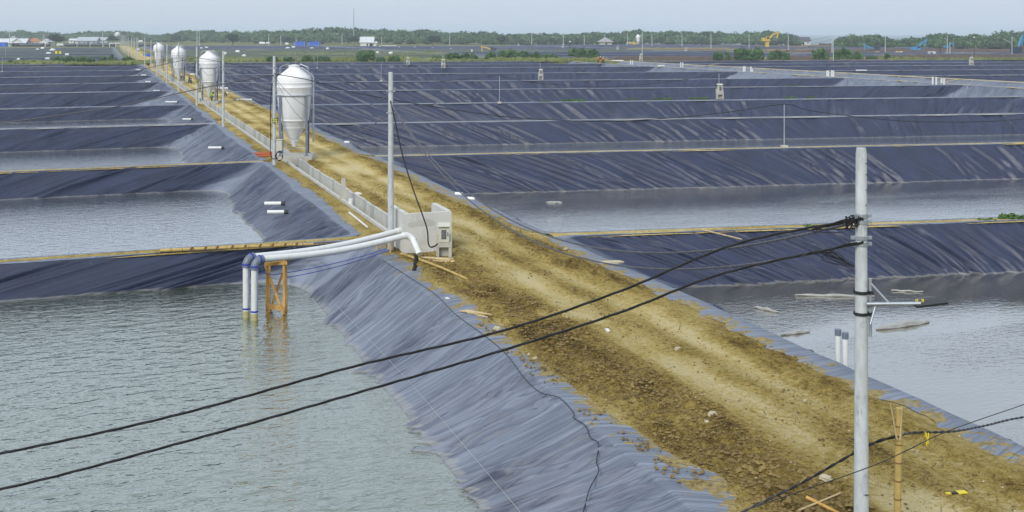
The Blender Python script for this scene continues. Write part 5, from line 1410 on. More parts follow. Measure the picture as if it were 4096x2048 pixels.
bushes = [(232, 224, 255, 54, 'upright green bush left of the big double bush, far left strip'), (286, 224, 256, 64, 'largest dark green bush on the left strip'), (340, 226, 256, 76, 'pale green wide bush on the left strip'), (416, 226, 252, 34, 'small round bush left of the tall one near the left road'), (450, 219, 251, 40, 'tall green bush near the left road edge'), (510, 226, 252, 56, 'dark bush at the road end of the left strip'), (97, 235, 254, 14, 'thin small shrub at far left strip'), (45, 240, 256, 42, 'low weedy shrub at the left edge strip'), (136, 241, 255, 30, 'low shrub between two white heaps, far left'),
          (1088, 224, 248, 50, 'bush behind the top of the nearest silo pole'), (1156, 226, 247, 62, 'low bush just left of the nearest silo lid'), (1226, 220, 247, 46, 'green bush behind the nearest silo lid'), (1290, 222, 247, 62, 'wide low bush right of the nearest silo lid'), (1446, 199, 246, 38, 'tall dark bush, left of a tall pair in the centre'), (1484, 193, 245, 42, 'tall pale green bush, right of the tall pair in the centre'), (1522, 224, 246, 34, 'low bush right of the tall pair in the centre'), (1578, 220, 246, 44, 'rounded bush before the first back kiosk'), (1748, 220, 244, 40, 'bush just left of the second back kiosk'), (1812, 209, 244, 66, 'dark wide bush right of the second back kiosk'), (1874, 210, 243, 66, 'green wide bush in the long clump right of the kiosks'), (1962, 205, 243, 40, 'bush under the small yellow excavator'), (2012, 200, 242, 34, 'narrow bush between excavator and the long hedge'), (2046, 199, 243, 48, 'bush at the left end of the hedge in mid picture'), (2092, 203, 242, 56, 'middle bush of the hedge in mid picture'), (2142, 209, 242, 50, 'low bush of the hedge in mid picture'), (2200, 211, 242, 60, 'right end bush of the hedge in mid picture'),
          (2300, 187, 237, 46, 'tall leafy tree-bush beside the black lamp post, left one'), (2330, 190, 238, 52, 'tall leafy tree-bush in the middle by the lamp post'), (2370, 192, 240, 48, 'tall leafy tree-bush nearest the orange workers'), (2888, 203, 243, 70, 'left bush of the large right thicket'), (2968, 187, 243, 66, 'tallest wispy bush of the large right thicket'), (3030, 192, 243, 62, 'dark middle bush of the large right thicket'), (3112, 200, 242, 86, 'broad right bush of the large right thicket'), (3286, 194, 241, 62, 'bush just left of the pale pole on the right'), (3372, 194, 240, 80, 'big dark bush just right of the pale pole'), (3436, 205, 239, 40, 'small bush right of the pale pole bush'), (3488, 220, 238, 50, 'low yellowish bush at the earth bank'), (3548, 212, 238, 24, 'thin shrub at the foot of a far pole'), (3592, 226, 238, 56, 'low green weeds bush on the earth bank'), (3912, 216, 236, 46, 'low bush right of the black lamp post on the right'), (3972, 216, 236, 50, 'low bush between black lamp post and white lamp post')]
for i, (u, vt, vb, wp, l_) in enumerate(bushes): bush(u, vt, vb, wp, l_, 300 + i)
# ranker grass along the strip behind the ponds
def strip_grass(u0, u1, v, depth, seed, hgt=.7, n=2600):
    rs = np.random.RandomState(seed); a, b_ = px(u0, v), px(u1, v)
    k = rs.rand(n); X = a.x + (b_.x - a.x) * k; Y = a.y + (b_.y - a.y) * k + rs.rand(n) * depth
    hh = hgt * (.4 + rs.rand(n)) * (.4 + 1.2 * fbm(k * 40, k * 0, seed, 3)); wv = .25 + .5 * rs.rand(n); an = rs.rand(n) * 3.14
    dx, dy = np.cos(an) * wv, np.sin(an) * wv * .5
    V = np.stack([np.stack([X - dx, Y - dy, X * 0 - .1], -1), np.stack([X + dx, Y + dy, X * 0 - .1], -1), np.stack([X + dx * .8 + .2, Y, hh], -1), np.stack([X - dx * .8 + .2, Y, hh * .9], -1)], 1).reshape(-1, 3)
    T = np.repeat(np.clip(fbm(k * 25, Y * .05, seed + 2, 3) + (rs.rand(n) - .5) * .3, 0, 1), 4)
    return tag(link('rank_grass', mesh_np('rank_grass', V, np.arange(4 * n).reshape(-1, 4), None, {'tone': T}, smooth=False), M['leaf_grass']), kind='stuff')
strip_grass(-60, 575, 257, 14, 1); strip_grass(640, 2420, 246, 30, 2, .8, 5200); strip_grass(1000, 2150, 225, 60, 3, .6, 3000); strip_grass(3560, 4150, 239, 12, 4, .7, 1200)
# weeds on the dike tops
def weeds(u, v, wpx, hpx, label, seed):
    b_ = px(u, v); k = b_.y / F; wd, h = wpx * k, hpx * k; r_ = random.Random(seed)
    nn_ = max(6, int(wd / h * 3)); cs = [((k_ / (nn_ - 1) - .5) * wd, r_.uniform(-.25, .25), h * r_.uniform(.15, .4)) for k_ in range(nn_)]
    rsz = [(h * .6, h * .5, h * .5)] * len(cs)
    o = foliage_obj('weed_patch', cs, rsz, 60, h * .16, M['leaf_weed'], seed, None, b_, k=.5)
    return tag(o, label, 'weeds', 'weeds on the dikes', 'stuff')
for i, (x, y, wd, h, l_) in enumerate(((330, 1028, 46, 6, 'short green weed patch left end of the fourth dike'), (620, 1022, 84, 11, 'longest green weed patch on the fourth dike'), (1210, 1003, 44, 5, 'small weed patch mid fourth dike'), (1520, 1003, 76, 8, 'wide weed patch left of the fourth dike kiosk'), (1880, 996, 80, 8, 'weed patch just left of the fourth dike kiosk'))):
    u, v = r3(x, y); weeds(u, v, wd, h, l_, 60 + i)
for i, (x, y, wd, h, l_) in enumerate(((230, 990, 52, 8, 'weed patch right of the fourth dike kiosk'), (430, 988, 34, 7, 'second weed patch right of the fourth dike kiosk'), (230, 866, 40, 5, 'weed patch on the fifth dike'))):
    u, v = r4(x, y); weeds(u, v, wd, h, l_, 70 + i)
weeds(4048, 878, 84, 28, 'leafy green plant on the first dike at the right edge', 81); weeds(3945, 882, 66, 10, 'low weeds left of the leafy plant on the first dike', 82); weeds(3240, 906, 50, 10, 'thin weeds on the first dike behind the cables', 83)

# ------------------------------------------------------------------ far buildings
def gable(u, vb, wpx, vt, eave, depth, wall, roof, label, rz=0.0, windows=2, hip=False, door=True, ridge='x', over=.6, name='house', cat='house'):
    """house: vt ridge row, eave fraction of the height"""
    b_ = px(u, vb); k = b_.y / F; wd = wpx * k; h = H - (vt - HV) * k; he = h * eave
    o = empty(name, b_ + Vector((0, depth / 2, 0)), label, cat, 'buildings on the far plain', rz)
    x, y = wd / 2 - over, depth / 2 - over
    MB().box((0, 0, he / 2 - .1), (2 * x, 2 * y, he + .2)).build('wall', M[wall], o)
    X, Y = wd / 2, depth / 2; rf = MB(); th = .18
    if hip:
        rl = max(.3, (wd - depth) / 2)
        vs = [(-X, -Y, he), (X, -Y, he), (X, Y, he), (-X, Y, he), (-rl, 0, h), (rl, 0, h)]
        vs += [(a, c, z - th) for a, c, z in vs[:4]]
        rf.add(vs, [(0, 1, 5, 4), (1, 2, 5), (2, 3, 4, 5), (3, 0, 4), (0, 6, 7, 1), (1, 7, 8, 2), (2, 8, 9, 3), (3, 9, 6, 0), (6, 9, 8, 7)])
    elif ridge == 'x':
        for sg in (-1, 1):
            rf.add([(-X, sg * Y, he), (X, sg * Y, he), (X, 0, h), (-X, 0, h), (-X, sg * Y, he - th), (X, sg * Y, he - th), (X, 0, h - th), (-X, 0, h - th)], [(0, 1, 2, 3), (7, 6, 5, 4), (0, 4, 5, 1), (1, 5, 6, 2), (3, 2, 6, 7), (0, 3, 7, 4)])
        MB().prism([(-y, he), (y, he), (0, h - th * 1.5)], -x + .02, -x + .2, M=Matrix(((0, 1, 0), (1, 0, 0), (0, 0, 1)))).prism([(-y, he), (y, he), (0, h - th * 1.5)], x - .2, x - .02, M=Matrix(((0, 1, 0), (1, 0, 0), (0, 0, 1)))).build('gable_wall', M[wall], o)
    else:
        for sg in (-1, 1):
            rf.add([(sg * X, -Y, he), (sg * X, Y, he), (0, Y, h), (0, -Y, h), (sg * X, -Y, he - th), (sg * X, Y, he - th), (0, Y, h - th), (0, -Y, h - th)], [(0, 1, 2, 3), (7, 6, 5, 4), (0, 4, 5, 1), (1, 5, 6, 2), (3, 2, 6, 7), (0, 3, 7, 4)])
        MB().prism([(-x, he), (x, he), (0, h - th * 1.5)], -y + .02, -y + .2).prism([(-x, he), (x, he), (0, h - th * 1.5)], y - .2, y - .02).build('gable_wall', M[wall], o)
    rf.build('roof', M[roof], o)
    for i in range(windows):
        xx = -x + 2 * x * (i + .5) / windows
        f_ = MB().box((xx, -y - .03, he * .56), (min(1.5, x * .5), .08, he * .38)).build('window', M['frame'], o)
        MB().box((xx, -y - .08, he * .56), (min(1.2, x * .4), .04, he * .30)).build('pane', M['window'], f_)
    if door:
        MB().box((x * .12, -y - .04, he * .36), (1.0, .08, he * .72)).build('door', M['window'], o)
    return o
gable(40, 186, 126, 154, .45, 10, 'greywall', 'whiteroof', 'long white-roofed shed at the far left edge', windows=5)
gable(44, 184, 44, 144, .55, 9, 'whitewall', 'greyroof', 'small hip-roofed house behind the long white-roofed shed', hip=True)
gable(66, 186, 42, 155, .6, 8, 'whitewall', 'whiteroof', 'small white gabled house in front of the long white-roofed shed', ridge='y', windows=1)
gable(130, 184, 60, 152, .55, 9, 'whitewall', 'tileroof', 'white house with orange tiled roof at far left', hip=True, windows=3)
gable(172, 186, 46, 155, .6, 8, 'whitewall', 'whiteroof', 'white gabled house right of the orange-tiled house', ridge='y', windows=1)
gable(294, 174, 44, 154, .65, 8, 'whitewall', 'whiteroof', 'low white box house between dark tree and long shed', windows=2)
gable(346, 178, 84, 148, .5, 10, 'greywall', 'palesheet', 'long pale roofed open shed left of the crowded poles', windows=4)
gable(410, 172, 44, 149, .5, 8, 'greywall', 'palesheet', 'small pale shed beside palms left of the crowded poles', windows=1)
gable(57, 139 + 24, 30, 128, .4, 8, 'whitewall', 'tileroof', 'orange roof among trees above the white sheds', hip=True, windows=0, door=False)
gable(302, 163, 26, 134, .5, 8, 'whitewall', 'tileroof', 'orange roof among trees behind the long shed', hip=True, windows=0, door=False)
gable(366, 163, 24, 141, .5, 8, 'whitewall', 'tileroof', 'small orange roof among trees above the long shed', hip=True, windows=0, door=False)
gable(1466, 186, 58, 147, .42, 9, 'whitewall', 'whiteroof', 'white gabled house with tall white roof in the far centre', windows=0, door=True)
gable(1491, 186, 34, 166, .7, 6, 'whitewall', 'whiteroof', 'low white annex against the tall white-roofed house', windows=1, door=False)
gable(1301, 172, 54, 155, .45, 8, 'darkroof', 'whiteroof', 'dark open hut with pale gabled roof right of the blue sheds', ridge='y', windows=0, door=False)
gable(2424, 184, 62, 150, .5, 10, 'yellowwall', 'greyroof', 'cream hut with grey hipped roof on the far plain', hip=True, windows=1, over=1.2)
gable(3212, 180, 66, 148, .5, 9, 'whitewall', 'darkroof', 'white house with dark slate roof before the sea', windows=3)
for u, w_, l_ in ((1199, 42, 'left of two blue tarpaulin sheds'), (1255, 42, 'right of two blue tarpaulin sheds')):
    b_ = px(u, 185); k = b_.y / F
    o = empty('tarp_shed', b_, l_, 'shed', 'blue tarpaulin sheds')
    MB().box((0, 3, 1.5), (w_ * k, 6, 3.0)).build('tarpaulin_wall', M['bluetarp'], o); MB().prism([(-w_ * k / 2 - .2, 3.0), (w_ * k / 2 + .2, 3.0), (w_ * k / 2 + .2, 3.15), (0, 3.35), (-w_ * k / 2 - .2, 3.15)], -.2, 6.2).build('roof', M['bluetarp'], o)
    for x in (-.45, .45): MB().box((x * w_ * k, -.05, 1.5), (.14, .14, 3.1)).build('post', M['frame'], o)
o = empty('tarp_shed', px(1545, 176), 'low blue tarpaulin shelter right of the tall white-roofed house', 'shed', 'blue tarpaulin sheds')
MB().box((0, 0, 1.6), (6, 4, .12)).build('roof', M['bluetarp'], o)
for x in (-2.8, 2.8): MB().box((x, -1.9, .8), (.12, .12, 1.6)).build('post', M['frame'], o)
o = empty('tarp_shed', px(6, 187), 'bright blue tarpaulin hut at the left edge', 'shed', 'blue tarpaulin sheds')
MB().box((0, 2, 1.4), (5, 4, 2.8)).build('tarpaulin_wall', M['bluetarp'], o); MB().box((0, 2, 2.9), (5.4, 4.4, .15)).build('roof', M['bluetarp'], o)
# row of black round-topped tanks
tank_u = [(95, 36), (131, 36), (160, 24), (192, 16), (281, 44), (334, 44), (387, 44), (440, 44), (560, 30), (600, 26)]
tx = ['black tank in front of the white gabled houses', 'black tank in the long row left of the crowded poles']
for i, (u, w_) in enumerate(tank_u):
    b_ = px(u, 186); k = b_.y / F; L = w_ * k
    o = tag(MB().tube([(-L / 2, 0, 1.0), (-L / 2 + .3, 0, 1.0), (L / 2 - .3, 0, 1.0), (L / 2, 0, 1.0)], [.9, 1.2, 1.2, .9], 12).build('water_tank', M['tank'], None, b_, smooth=True), ORD[i if i < 4 else i - 4] + ' from left, ' + tx[0 if i < 4 else 1], 'tank', ['black tanks by the houses', 'black tanks in the long row'][0 if i < 4 else 1])
for u, v, r, l_ in ((470, 139, 2.4, 'white spherical tank on a tower above the trees'),):
    b_ = px(u, 178); k = b_.y / F
    o = empty('water_tower', b_, l_, 'water tower'); hh = H - (v - HV) * k
    MB().blob((0, 0, hh), r, rng, 14, 9, 0).build('tank_ball', M['whitewall'], o, smooth=True)
    for a in range(4): MB().cyl((1.6 * math.cos(a * 1.57), 1.6 * math.sin(a * 1.57), 0), (1.2 * math.cos(a * 1.57), 1.2 * math.sin(a * 1.57), hh - 1), .15, n=6).build('leg', M['galv'], o)
# mast
b_ = px(1415, 181); k = b_.y / F
o = empty('radio_mast', b_, 'tall thin radio mast rising above the forest', 'mast')
MB().cyl((0, 0, 0), (0, 0, H - (36 - HV) * k), .40, .22, 6).build('lattice_shaft', M['galv'], o); MB().cyl((0, 0, H - (36 - HV) * k), (0, 0, H - (32 - HV) * k), .1, n=5).build('antenna', M['galv'], o)
# far silo
fs = copy_tree(silo0); b_ = px(2552, 182); hh = H - (139 - HV) * b_.y / F; fs.location = b_; fs.scale = (hh / 6.4 * 1.05, hh / 6.4 * 1.05, hh / 6.3); fs['label'] = 'lone pale feed silo on the far plain right of the hut'; fs['group'] = 'white feed silos on the far plain'

# white heaps of foam among the far ponds
heaps = [r1(*a) for a in ((378, 315), (430, 300), (530, 325), (492, 355), (680, 370), (180, 422), (475, 415), (605, 264), (2015, 302), (2085, 297), (2390, 336), (2270, 358), (2455, 384), (1415, 225), (1390, 315))] + [r2(*a) for a in ((1217, 550), (1352, 556), (317, 503), (560, 505), (730, 507), (310, 453), (120, 443), (60, 446), (375, 492))]
heaps.sort()
nl = sum(u < 600 for u, v in heaps)
for i, (u, v) in enumerate(heaps):
    b_ = px(u, v); k = b_.y / F; r = (15 if i in (5, 6, 12, 15) else 11) * k * rng.uniform(.7, 1.0)
    mb = MB()
    for j in range(4): mb.blob((rng.uniform(-.5, .5) * r, rng.uniform(-.2, .2) * r, .1), (r * rng.uniform(.4, .75), r * .5, r * rng.uniform(.35, .6)), rng, 8, 5, .2)
    left = u < 600
    tag(mb.build('foam_heap', M['foam'], None, b_ + Vector((0, 0, .75)), smooth=True), f'{ORD[i]} from left of the white foam heaps among the far ponds left of the road' if left else f'{ORD[i - nl]} from left of the white foam heaps among the weedy ponds right of the road', 'foam heap', 'foam heaps left of the road' if left else 'foam heaps right of the road')

# ------------------------------------------------------------------ far poles and lamps
fp = [(38, 120, 189), (411, 119, 188), (175, 135, 184), (1075, 134, 186), (1123, 143, 184), (1368, 134, 178), (1527, 147, 185), (1799, 141, 186), (2127, 132, 182), (2253, 132, 183), (2337, 142, 182), (2419, 137, 184), (2510, 135, 184), (2608, 135, 189), (2728, 133, 194), (2844, 135, 195), (2996, 135, 198), (3126, 135, 178), (3153, 135, 204), (3541, 141, 212), (3328, 139, 218), (3800, 167, 222), (797, 120, 190), (788, 115, 186)]
fl_ = ['tall dark pole with crossarm above the houses at far left', 'tall dark pole with wires above the long shed', 'thin pole behind the orange-tiled house', 'thin pole above the forest left of the blue sheds', 'thin pole in front of the dark low tree', 'thin pole left of the tall white-roofed house', 'thin pole right of the tall white-roofed house', 'thin pole in front of the wide dark tree', 'thin pole left of the far tiny kiosk', 'thin pole before the black lamp post', 'thin pole left of the hipped hut', 'thin pole behind the hipped hut', 'pole between hut and lone silo', 'pole right of the lone far silo', 'pole beyond the lone far kiosk', 'pole at mid right before the forest edge', 'pole left of the yellow excavator', 'thin pole beneath the yellow excavator bucket', 'pole left of the slate-roofed house', 'pole right of the left blue excavator', 'dark pole standing right behind a paler pole', 'thin pole right of the lamp pole in the mud', 'thin pole just above the second silo, right one', 'thin pole just above the second silo, left one']
for i, (u, vt, vb) in enumerate(fp):
    b_ = px(u, vb); h = H - (vt - HV) * b_.y / F
    o = empty('far_pole', b_, fl_[i], 'utility pole', 'poles on the far plain')
    MB().cyl((0, 0, 0), (0, 0, h), .19 * b_.y / 700 + .06, .12 * b_.y / 700 + .04, 6).build('shaft', M['pole'], o, smooth=True)
    if i in (0, 1, 20): MB().box((0, 0, h - .5), (2.2, .12, .14)).build('crossarm', M['pole'], o)
    else: MB().box((0, 0, h - .4), (.5, .1, .12)).build('bracket', M['galv'], o)
def lamp_post(u, vt, vb, label, mat, arm=0):
    b_ = px(u, vb); h = H - (vt - HV) * b_.y / F
    o = empty('lamp_post', b_, label, 'lamp post', 'lamp posts on the plain')
    MB().cyl((0, 0, 0), (0, 0, h), .14, .10, 8).build('shaft', M[mat], o, smooth=True)
    if arm:
        MB().cyl((0, 0, h - 2.6), (-2.6 * arm, 0, h - 1.2), .07, n=6).build('arm', M[mat], o); MB().box((-2.7 * arm, 0, h - 1.2), (.7, .3, .12)).build('lamp_head', M['frame'], o)
    else: MB().blob((0, 0, h + .1), .34, rng, 8, 6, 0).build('lamp_head', M['frame'], o, smooth=True)
lamp_post(2280, 168, 236, 'black lamp post with white head left of the leafy tree-bushes', 'black'); lamp_post(3897, 151, 232, 'black lamp post with white head over the back right kiosk', 'black')
lamp_post(4048, 145, 235, 'white lamp post with left-reaching arm at the right edge', 'pole', 1); lamp_post(3789, 141, 226, 'pale lamp pole in the mud beside the tiny blue excavator', 'pole', .35)
lamp_post(2569, 128, 242, 'tall leaning pale pole right of the three orange workers', 'pole', .2); lamp_post(3333, 157, 243, 'pale pole between two dark bushes on the right', 'pole', .15)
cable('overhead_cable', sagline(px(38, 189) + Vector((0, 0, 10.5)), px(411, 188) + Vector((0, 0, 10.5)), 2.0), .05, M['cable'], 'wire strung between the two tall poles at far left')
cable('overhead_cable', sagline(px(411, 188) + Vector((0, 0, 10.5)), px(790, 187) + Vector((0, 0, 10.2)), 2.2), .05, M['cable'], 'wire strung from the long shed pole towards the second silo')
for dz in (0, -1.6): cable('overhead_cable', sagline(px(3328, 218) + Vector((0, 0, 8.2 + dz)), px(3153, 204) + Vector((0, 0, 5.5 + dz)), 1.2), .05, M['cable'], 'upper faint wire crossing the sea view' if dz == 0 else 'lower faint wire crossing the sea view')

# ------------------------------------------------------------------ excavators
def excavator(u, vb, scale, yaw, pose, paint, label, cabpaint=None, deck=0.0):
    """pose: boom foot angle, boom bend, stick angle (degrees, in the machine's xz plane, +x forward)"""
    o = empty('excavator', px(u, vb), label, 'excavator', 'excavators on the mud field', R(yaw)); o.scale = (scale,) * 3
    p, c = M[paint], M[cabpaint or paint]
    for sy in (-1, 1):
        MB().prism([(-1.9, .45), (-1.6, .05), (1.6, .05), (1.9, .45), (1.6, .85), (-1.6, .85)], sy * 1.15 - .28, sy * 1.15 + .28).build('track', M['track'], o)
    MB().box((0, 0, .62), (2.2, 1.7, .4)).build('undercarriage', M['track'], o)
    z = 1.0 + deck
    if deck: MB().box((0, 0, .9 + deck / 2), (1.4, 1.4, deck)).build('turntable', p, o)
    MB().box((-.55, 0, z + .25), (3.3, 2.5, .42)).build('deck', c, o)
    MB().box((-1.55, 0, z + .90), (1.35, 2.45, .95)).box((-1.55, 0, z + 1.42), (1.0, 1.7, .1)).build('engine_house', c, o)
    cb = MB().prism([(-.55, z + .46), (.95, z + .46), (.95, z + 1.2), (.62, z + 1.95), (-.55, z + 1.95)], -1.22, -.35).build('cab', c, o)
    MB().prism([(-.35, z + .9), (.8, z + .9), (.8, z + 1.25), (.55, z + 1.8), (-.35, z + 1.8)], -1.24, -1.225).build('window', M['window'], cb)
    b0 = Vector((.55, .1, z + .5)); a1, a2, a3 = [R(a) for a in pose]
    b1 = b0 + Vector((math.cos(a1), 0, math.sin(a1))) * 2.6; b2 = b1 + Vector((math.cos(a2), 0, math.sin(a2))) * 3.0
    MB().beam(b0, b1, .45, .62).beam(b1 - (b2 - b1) * .04, b2, .42, .55).build('boom', p, o)
    s1 = b2 + Vector((math.cos(a3), 0, math.sin(a3))) * 2.9
    s0 = b2 - Vector((math.cos(a3), 0, math.sin(a3))) * .5
    MB().beam(s0, s1, .36, .46).build('stick', p, o)
    MB().cyl(b0 + Vector((.4, 0, -.1)), b1 + Vector((.1, 0, -.15)), .09).build('boom_ram', M['steel'], o); MB().cyl(b1.lerp(b2, .3) + Vector((0, 0, .35)), s0, .08).build('stick_ram', M['steel'], o)
    Mb = Matrix.Rotation(-a3 - R(90), 4, 'Y')
    bk = MB().prism([(-.15, .15), (.35, .1), (.55, -.5), (.35, -1.0), (-.35, -1.15), (-.2, -.6)], -.55, .55).build('bucket', M['steel'], o); bk.location = s1; bk.rotation_euler = (0, -a3 - R(90), 0)
    return o
excavator(3068, 196, 1.35, 0, (52, 28, -100), 'exyellow', 'long-armed yellow excavator on a blue base, arm raised right', deck=2.4)
excavator(3500, 206, .95, 180, (18, 25, -98), 'exblue', 'light blue excavator facing left with bucket on the mud', 'exnavy')
excavator(3668, 210, 1.12, 8, (62, 32, -105), 'exblue', 'light blue excavator with arm raised to the right over the mud')
excavator(3790, 197, .9, -70, (50, 10, -95), 'exblue', 'small light blue excavator behind the lamp pole in the mud')
excavator(4070, 221, 1.25, 35, (70, 55, -95), 'exblue', 'dark excavator with yellow trim and blue arm at the right edge', 'exnavy')
excavator(1968, 209, .85, 182, (25, 10, -95), 'exyellow', 'small yellow excavator among the bushes left of centre', 'exnavy')
excavator(2536, 182, .9, 180, (30, 0, -90), 'exyellow', 'small yellow excavator half hidden by the lone far silo')
# heaps on the mud
for u, v, w_, h_, m_, l_ in ((3305, 181, 56, 10, 'mudpile', 'dark earth heap before the sea'), (3515, 213, 26, 8, 'bambooold', 'yellow pile of bamboo right of the left blue excavator'), (3595, 213, 26, 9, 'bambooold', 'yellow pile of bamboo left of the raised-arm excavator'), (3850, 214, 44, 6, 'bambooold', 'low yellow pile of bamboo right of the lamp pole'), (2330, 182, 30, 4, 'bambooold', 'low sandy pile left of the hipped hut')):
    b_ = px(u, v); k = b_.y / F; mb = MB()
    for j in range(7): mb.blob((rng.uniform(-.42, .42) * w_ * k, rng.uniform(-1, 1), 0), (w_ * k * .2, 1.6, h_ * k * rng.uniform(.6, 1)), rng, 8, 5, .3)
    tag(mb.build('heap', M[m_], None, b_), l_, 'heap')
o = empty('site_hut', px(3731, 223), 'small white open-fronted site cabin on the mud', 'cabin')
k = px(3731, 223).y / F
MB().box((0, 1, .85), (25 * k, 2, 1.7)).build('wall', M['whitewall'], o); MB().box((-5 * k, -.02, .8), (10 * k, .06, 1.1)).build('opening', M['window'], o); MB().box((0, 1, 1.75), (26 * k, 2.3, .1)).build('roof', M['whiteroof'], o)
tag(MB().cyl((-7.5, 0, .3), (7.5, 0, .3), .35, n=10).build('lying_pipe', M['pvc'], None, px(3645, 195), smooth=True), 'long white pipe lying on the mud behind the raised-arm excavator', 'pipe')
tag(MB().cyl((-5, 0, .4), (5, 0, .4), .3, n=10).build('lying_pipe', M['pvc'], None, px(1558, 186), smooth=True), 'long white pipe lying right of the tall white-roofed house', 'pipe')
o = empty('pipe_gantry', px(458, 189), 'white pipe gantry frame left of the crowded poles', 'gantry'); k = px(458, 189).y / F
MB().cyl((-20 * k, 0, 0), (-20 * k, 0, 16 * k), .25, n=8).build('upright', M['pvc'], o); MB().cyl((5 * k, 0, 0), (5 * k, 0, 16 * k), .2, n=8).build('upright', M['pvc'], o); MB().cyl((-20 * k, 0, 16 * k), (26 * k, 0, 16 * k), .22, n=8).build('crossbar', M['pvc'], o)
for i, (u, v) in enumerate(((1520, 193), (1597, 196), (1659, 196), (1730, 200), (1803, 203), (1888, 208))):
    b_ = px(u, v); tag(MB().cyl((0, 0, 0), (0, 0, 10 * b_.y / F), .42, n=8).build('marker_post', M['pvc'], None, b_), f'{ORD[i]} from left of the short white posts before the dark far ponds', 'post', 'row of short white posts')
# drums and tarps by the far road
for i, (u, v, m_) in enumerate(((578, 224, 'bluetarp'), (590, 226, 'bluetarp'), (600, 228, 'bluetarp'))):
    tag(MB().lathe([(.45, 0), (.48, .1), (.48, 1.0), (.45, 1.1)], 12).build('blue_drum', M[m_], None, px(u, v), smooth=True), f'{ORD[i]} from left of the blue drums beside the far road', 'drum', 'blue drums by the far road')
for i, (u, v) in enumerate(((226, 221), (241, 221))):
    tag(MB().box((0, 0, .9), (.8, .8, 1.8)).build('yellow_float', M['yellow'], None, px(u, v)), f'{["left", "right"][i]} one of two small yellow floats among the far left ponds', 'float', 'yellow floats')

# ------------------------------------------------------------------ people
def person(loc, joints, rad, cols, label, hat=None, scale=1.0, rz=0.0):
    """joints: name -> xyz (m); one continuous skinned body coloured by body region"""
    E = [('hip', 'waist'), ('waist', 'chest'), ('chest', 'neck'), ('neck', 'head'), ('head', 'crown'), ('chest', 'ls'), ('ls', 'le'), ('le', 'lw'), ('lw', 'lh'), ('chest', 'rs'), ('rs', 're'), ('re', 'rw'), ('rw', 'rh'), ('hip', 'lk0'), ('lk0', 'lk'), ('lk', 'la'), ('la', 'lt'), ('hip', 'rk0'), ('rk0', 'rk'), ('rk', 'ra'), ('ra', 'rt')]
    nmz = list(dict.fromkeys([a for e in E for a in e])); ix = {n: i for i, n in enumerate(nmz)}
    me = bpy.data.meshes.new('person')
    me.from_pydata([joints[n] for n in nmz], [(ix[a], ix[b_]) for a, b_ in E], [])
    ob = bpy.data.objects.new('person', me); COL.objects.link(ob)
    sk = ob.modifiers.new('skin', 'SKIN'); sk.use_smooth_shade = True
    for n in nmz:
        v = me.skin_vertices[0].data[ix[n]]; r = rad[n]; v.radius = (r, r); v.use_root = (n == 'hip')
    sb_ = ob.modifiers.new('sub', 'SUBSURF'); sb_.levels = 1; sb_.render_levels = 1
    dg = bpy.context.evaluated_depsgraph_get()
    m2 = bpy.data.meshes.new_from_object(ob.evaluated_get(dg)); bpy.data.objects.remove(ob)
    m2.materials.clear()
    for c in cols: m2.materials.append(M[c])
    reg = {'head': 0, 'crown': 0, 'neck': 0, 'lh': 0, 'rh': 0, 'lw': 0, 'rw': 0, 'waist': 1, 'chest': 1, 'ls': 1, 'rs': 1, 'le': 1, 're': 1, 'hip': 2, 'lk0': 2, 'rk0': 2, 'lk': 2, 'rk': 2, 'la': 2, 'ra': 2, 'lt': 3, 'rt': 3}
    for f in m2.polygons:
        c = f.center; n = min(nmz, key=lambda a: (Vector(joints[a]) - c).length); f.material_index = reg[n]; f.use_smooth = True
    m2.name = 'body'
    o = empty('person', loc, label, 'person', None, rz); o.scale = (scale,) * 3
    link('body', m2, None, o)
    hd = Vector(joints['head'])
    if hat:
        up = (Vector(joints['crown']) - hd).normalized()
        h_ = MB().lathe([(.165, 0), (.17, .01), (.135, .02), (.125, .08), (.07, .135), (.01, .15)], 14).build('helmet', M[hat], o, smooth=True)
        h_.location = hd + up * .03; h_.rotation_euler = up.to_track_quat('Z', 'Y').to_euler()
    return o
RAD = dict(hip=.15, waist=.13, chest=.15, neck=.06, head=.10, crown=.09, ls=.07, le=.048, lw=.036, lh=.04, rs=.07, re=.048, rw=.036, rh=.04, lk0=.09, lk=.062, la=.045, lt=.045, rk0=.09, rk=.062, ra=.045, rt=.045)
STAND = dict(hip=(0, 0, .92), waist=(0, 0, 1.10), chest=(0, 0, 1.34), neck=(0, -.01, 1.50), head=(0, -.03, 1.62), crown=(0, -.03, 1.72), ls=(-.20, 0, 1.40), le=(-.26, .02, 1.12), lw=(-.26, -.08, .88), lh=(-.26, -.10, .80), rs=(.20, 0, 1.40), re=(.27, .02, 1.12), rw=(.22, -.16, .95), rh=(.20, -.22, .92), lk0=(-.10, 0, .82), lk=(-.12, -.02, .48), la=(-.13, .02, .09), lt=(-.14, -.14, .04), rk0=(.10, 0, .82), rk=(.13, -.02, .48), ra=(.14, .02, .09), rt=(.15, -.14, .04))
CROUCH = dict(hip=(0, .10, .30), waist=(0, .04, .46), chest=(0, -.10, .66), neck=(0, -.2, .78), head=(0, -.29, .86), crown=(0, -.34, .95), ls=(-.19, -.10, .70), le=(-.24, -.28, .52), lw=(-.12, -.46, .42), lh=(-.08, -.52, .38), rs=(.19, -.10, .70), re=(.25, -.28, .50), rw=(.12, -.46, .40), rh=(.08, -.52, .36), lk0=(-.12, .02, .32), lk=(-.20, -.28, .46), la=(-.17, -.06, .09), lt=(-.18, -.22, .04), rk0=(.12, .02, .32), rk=(.20, -.28, .46), ra=(.17, -.06, .09), rt=(.18, -.22, .04))
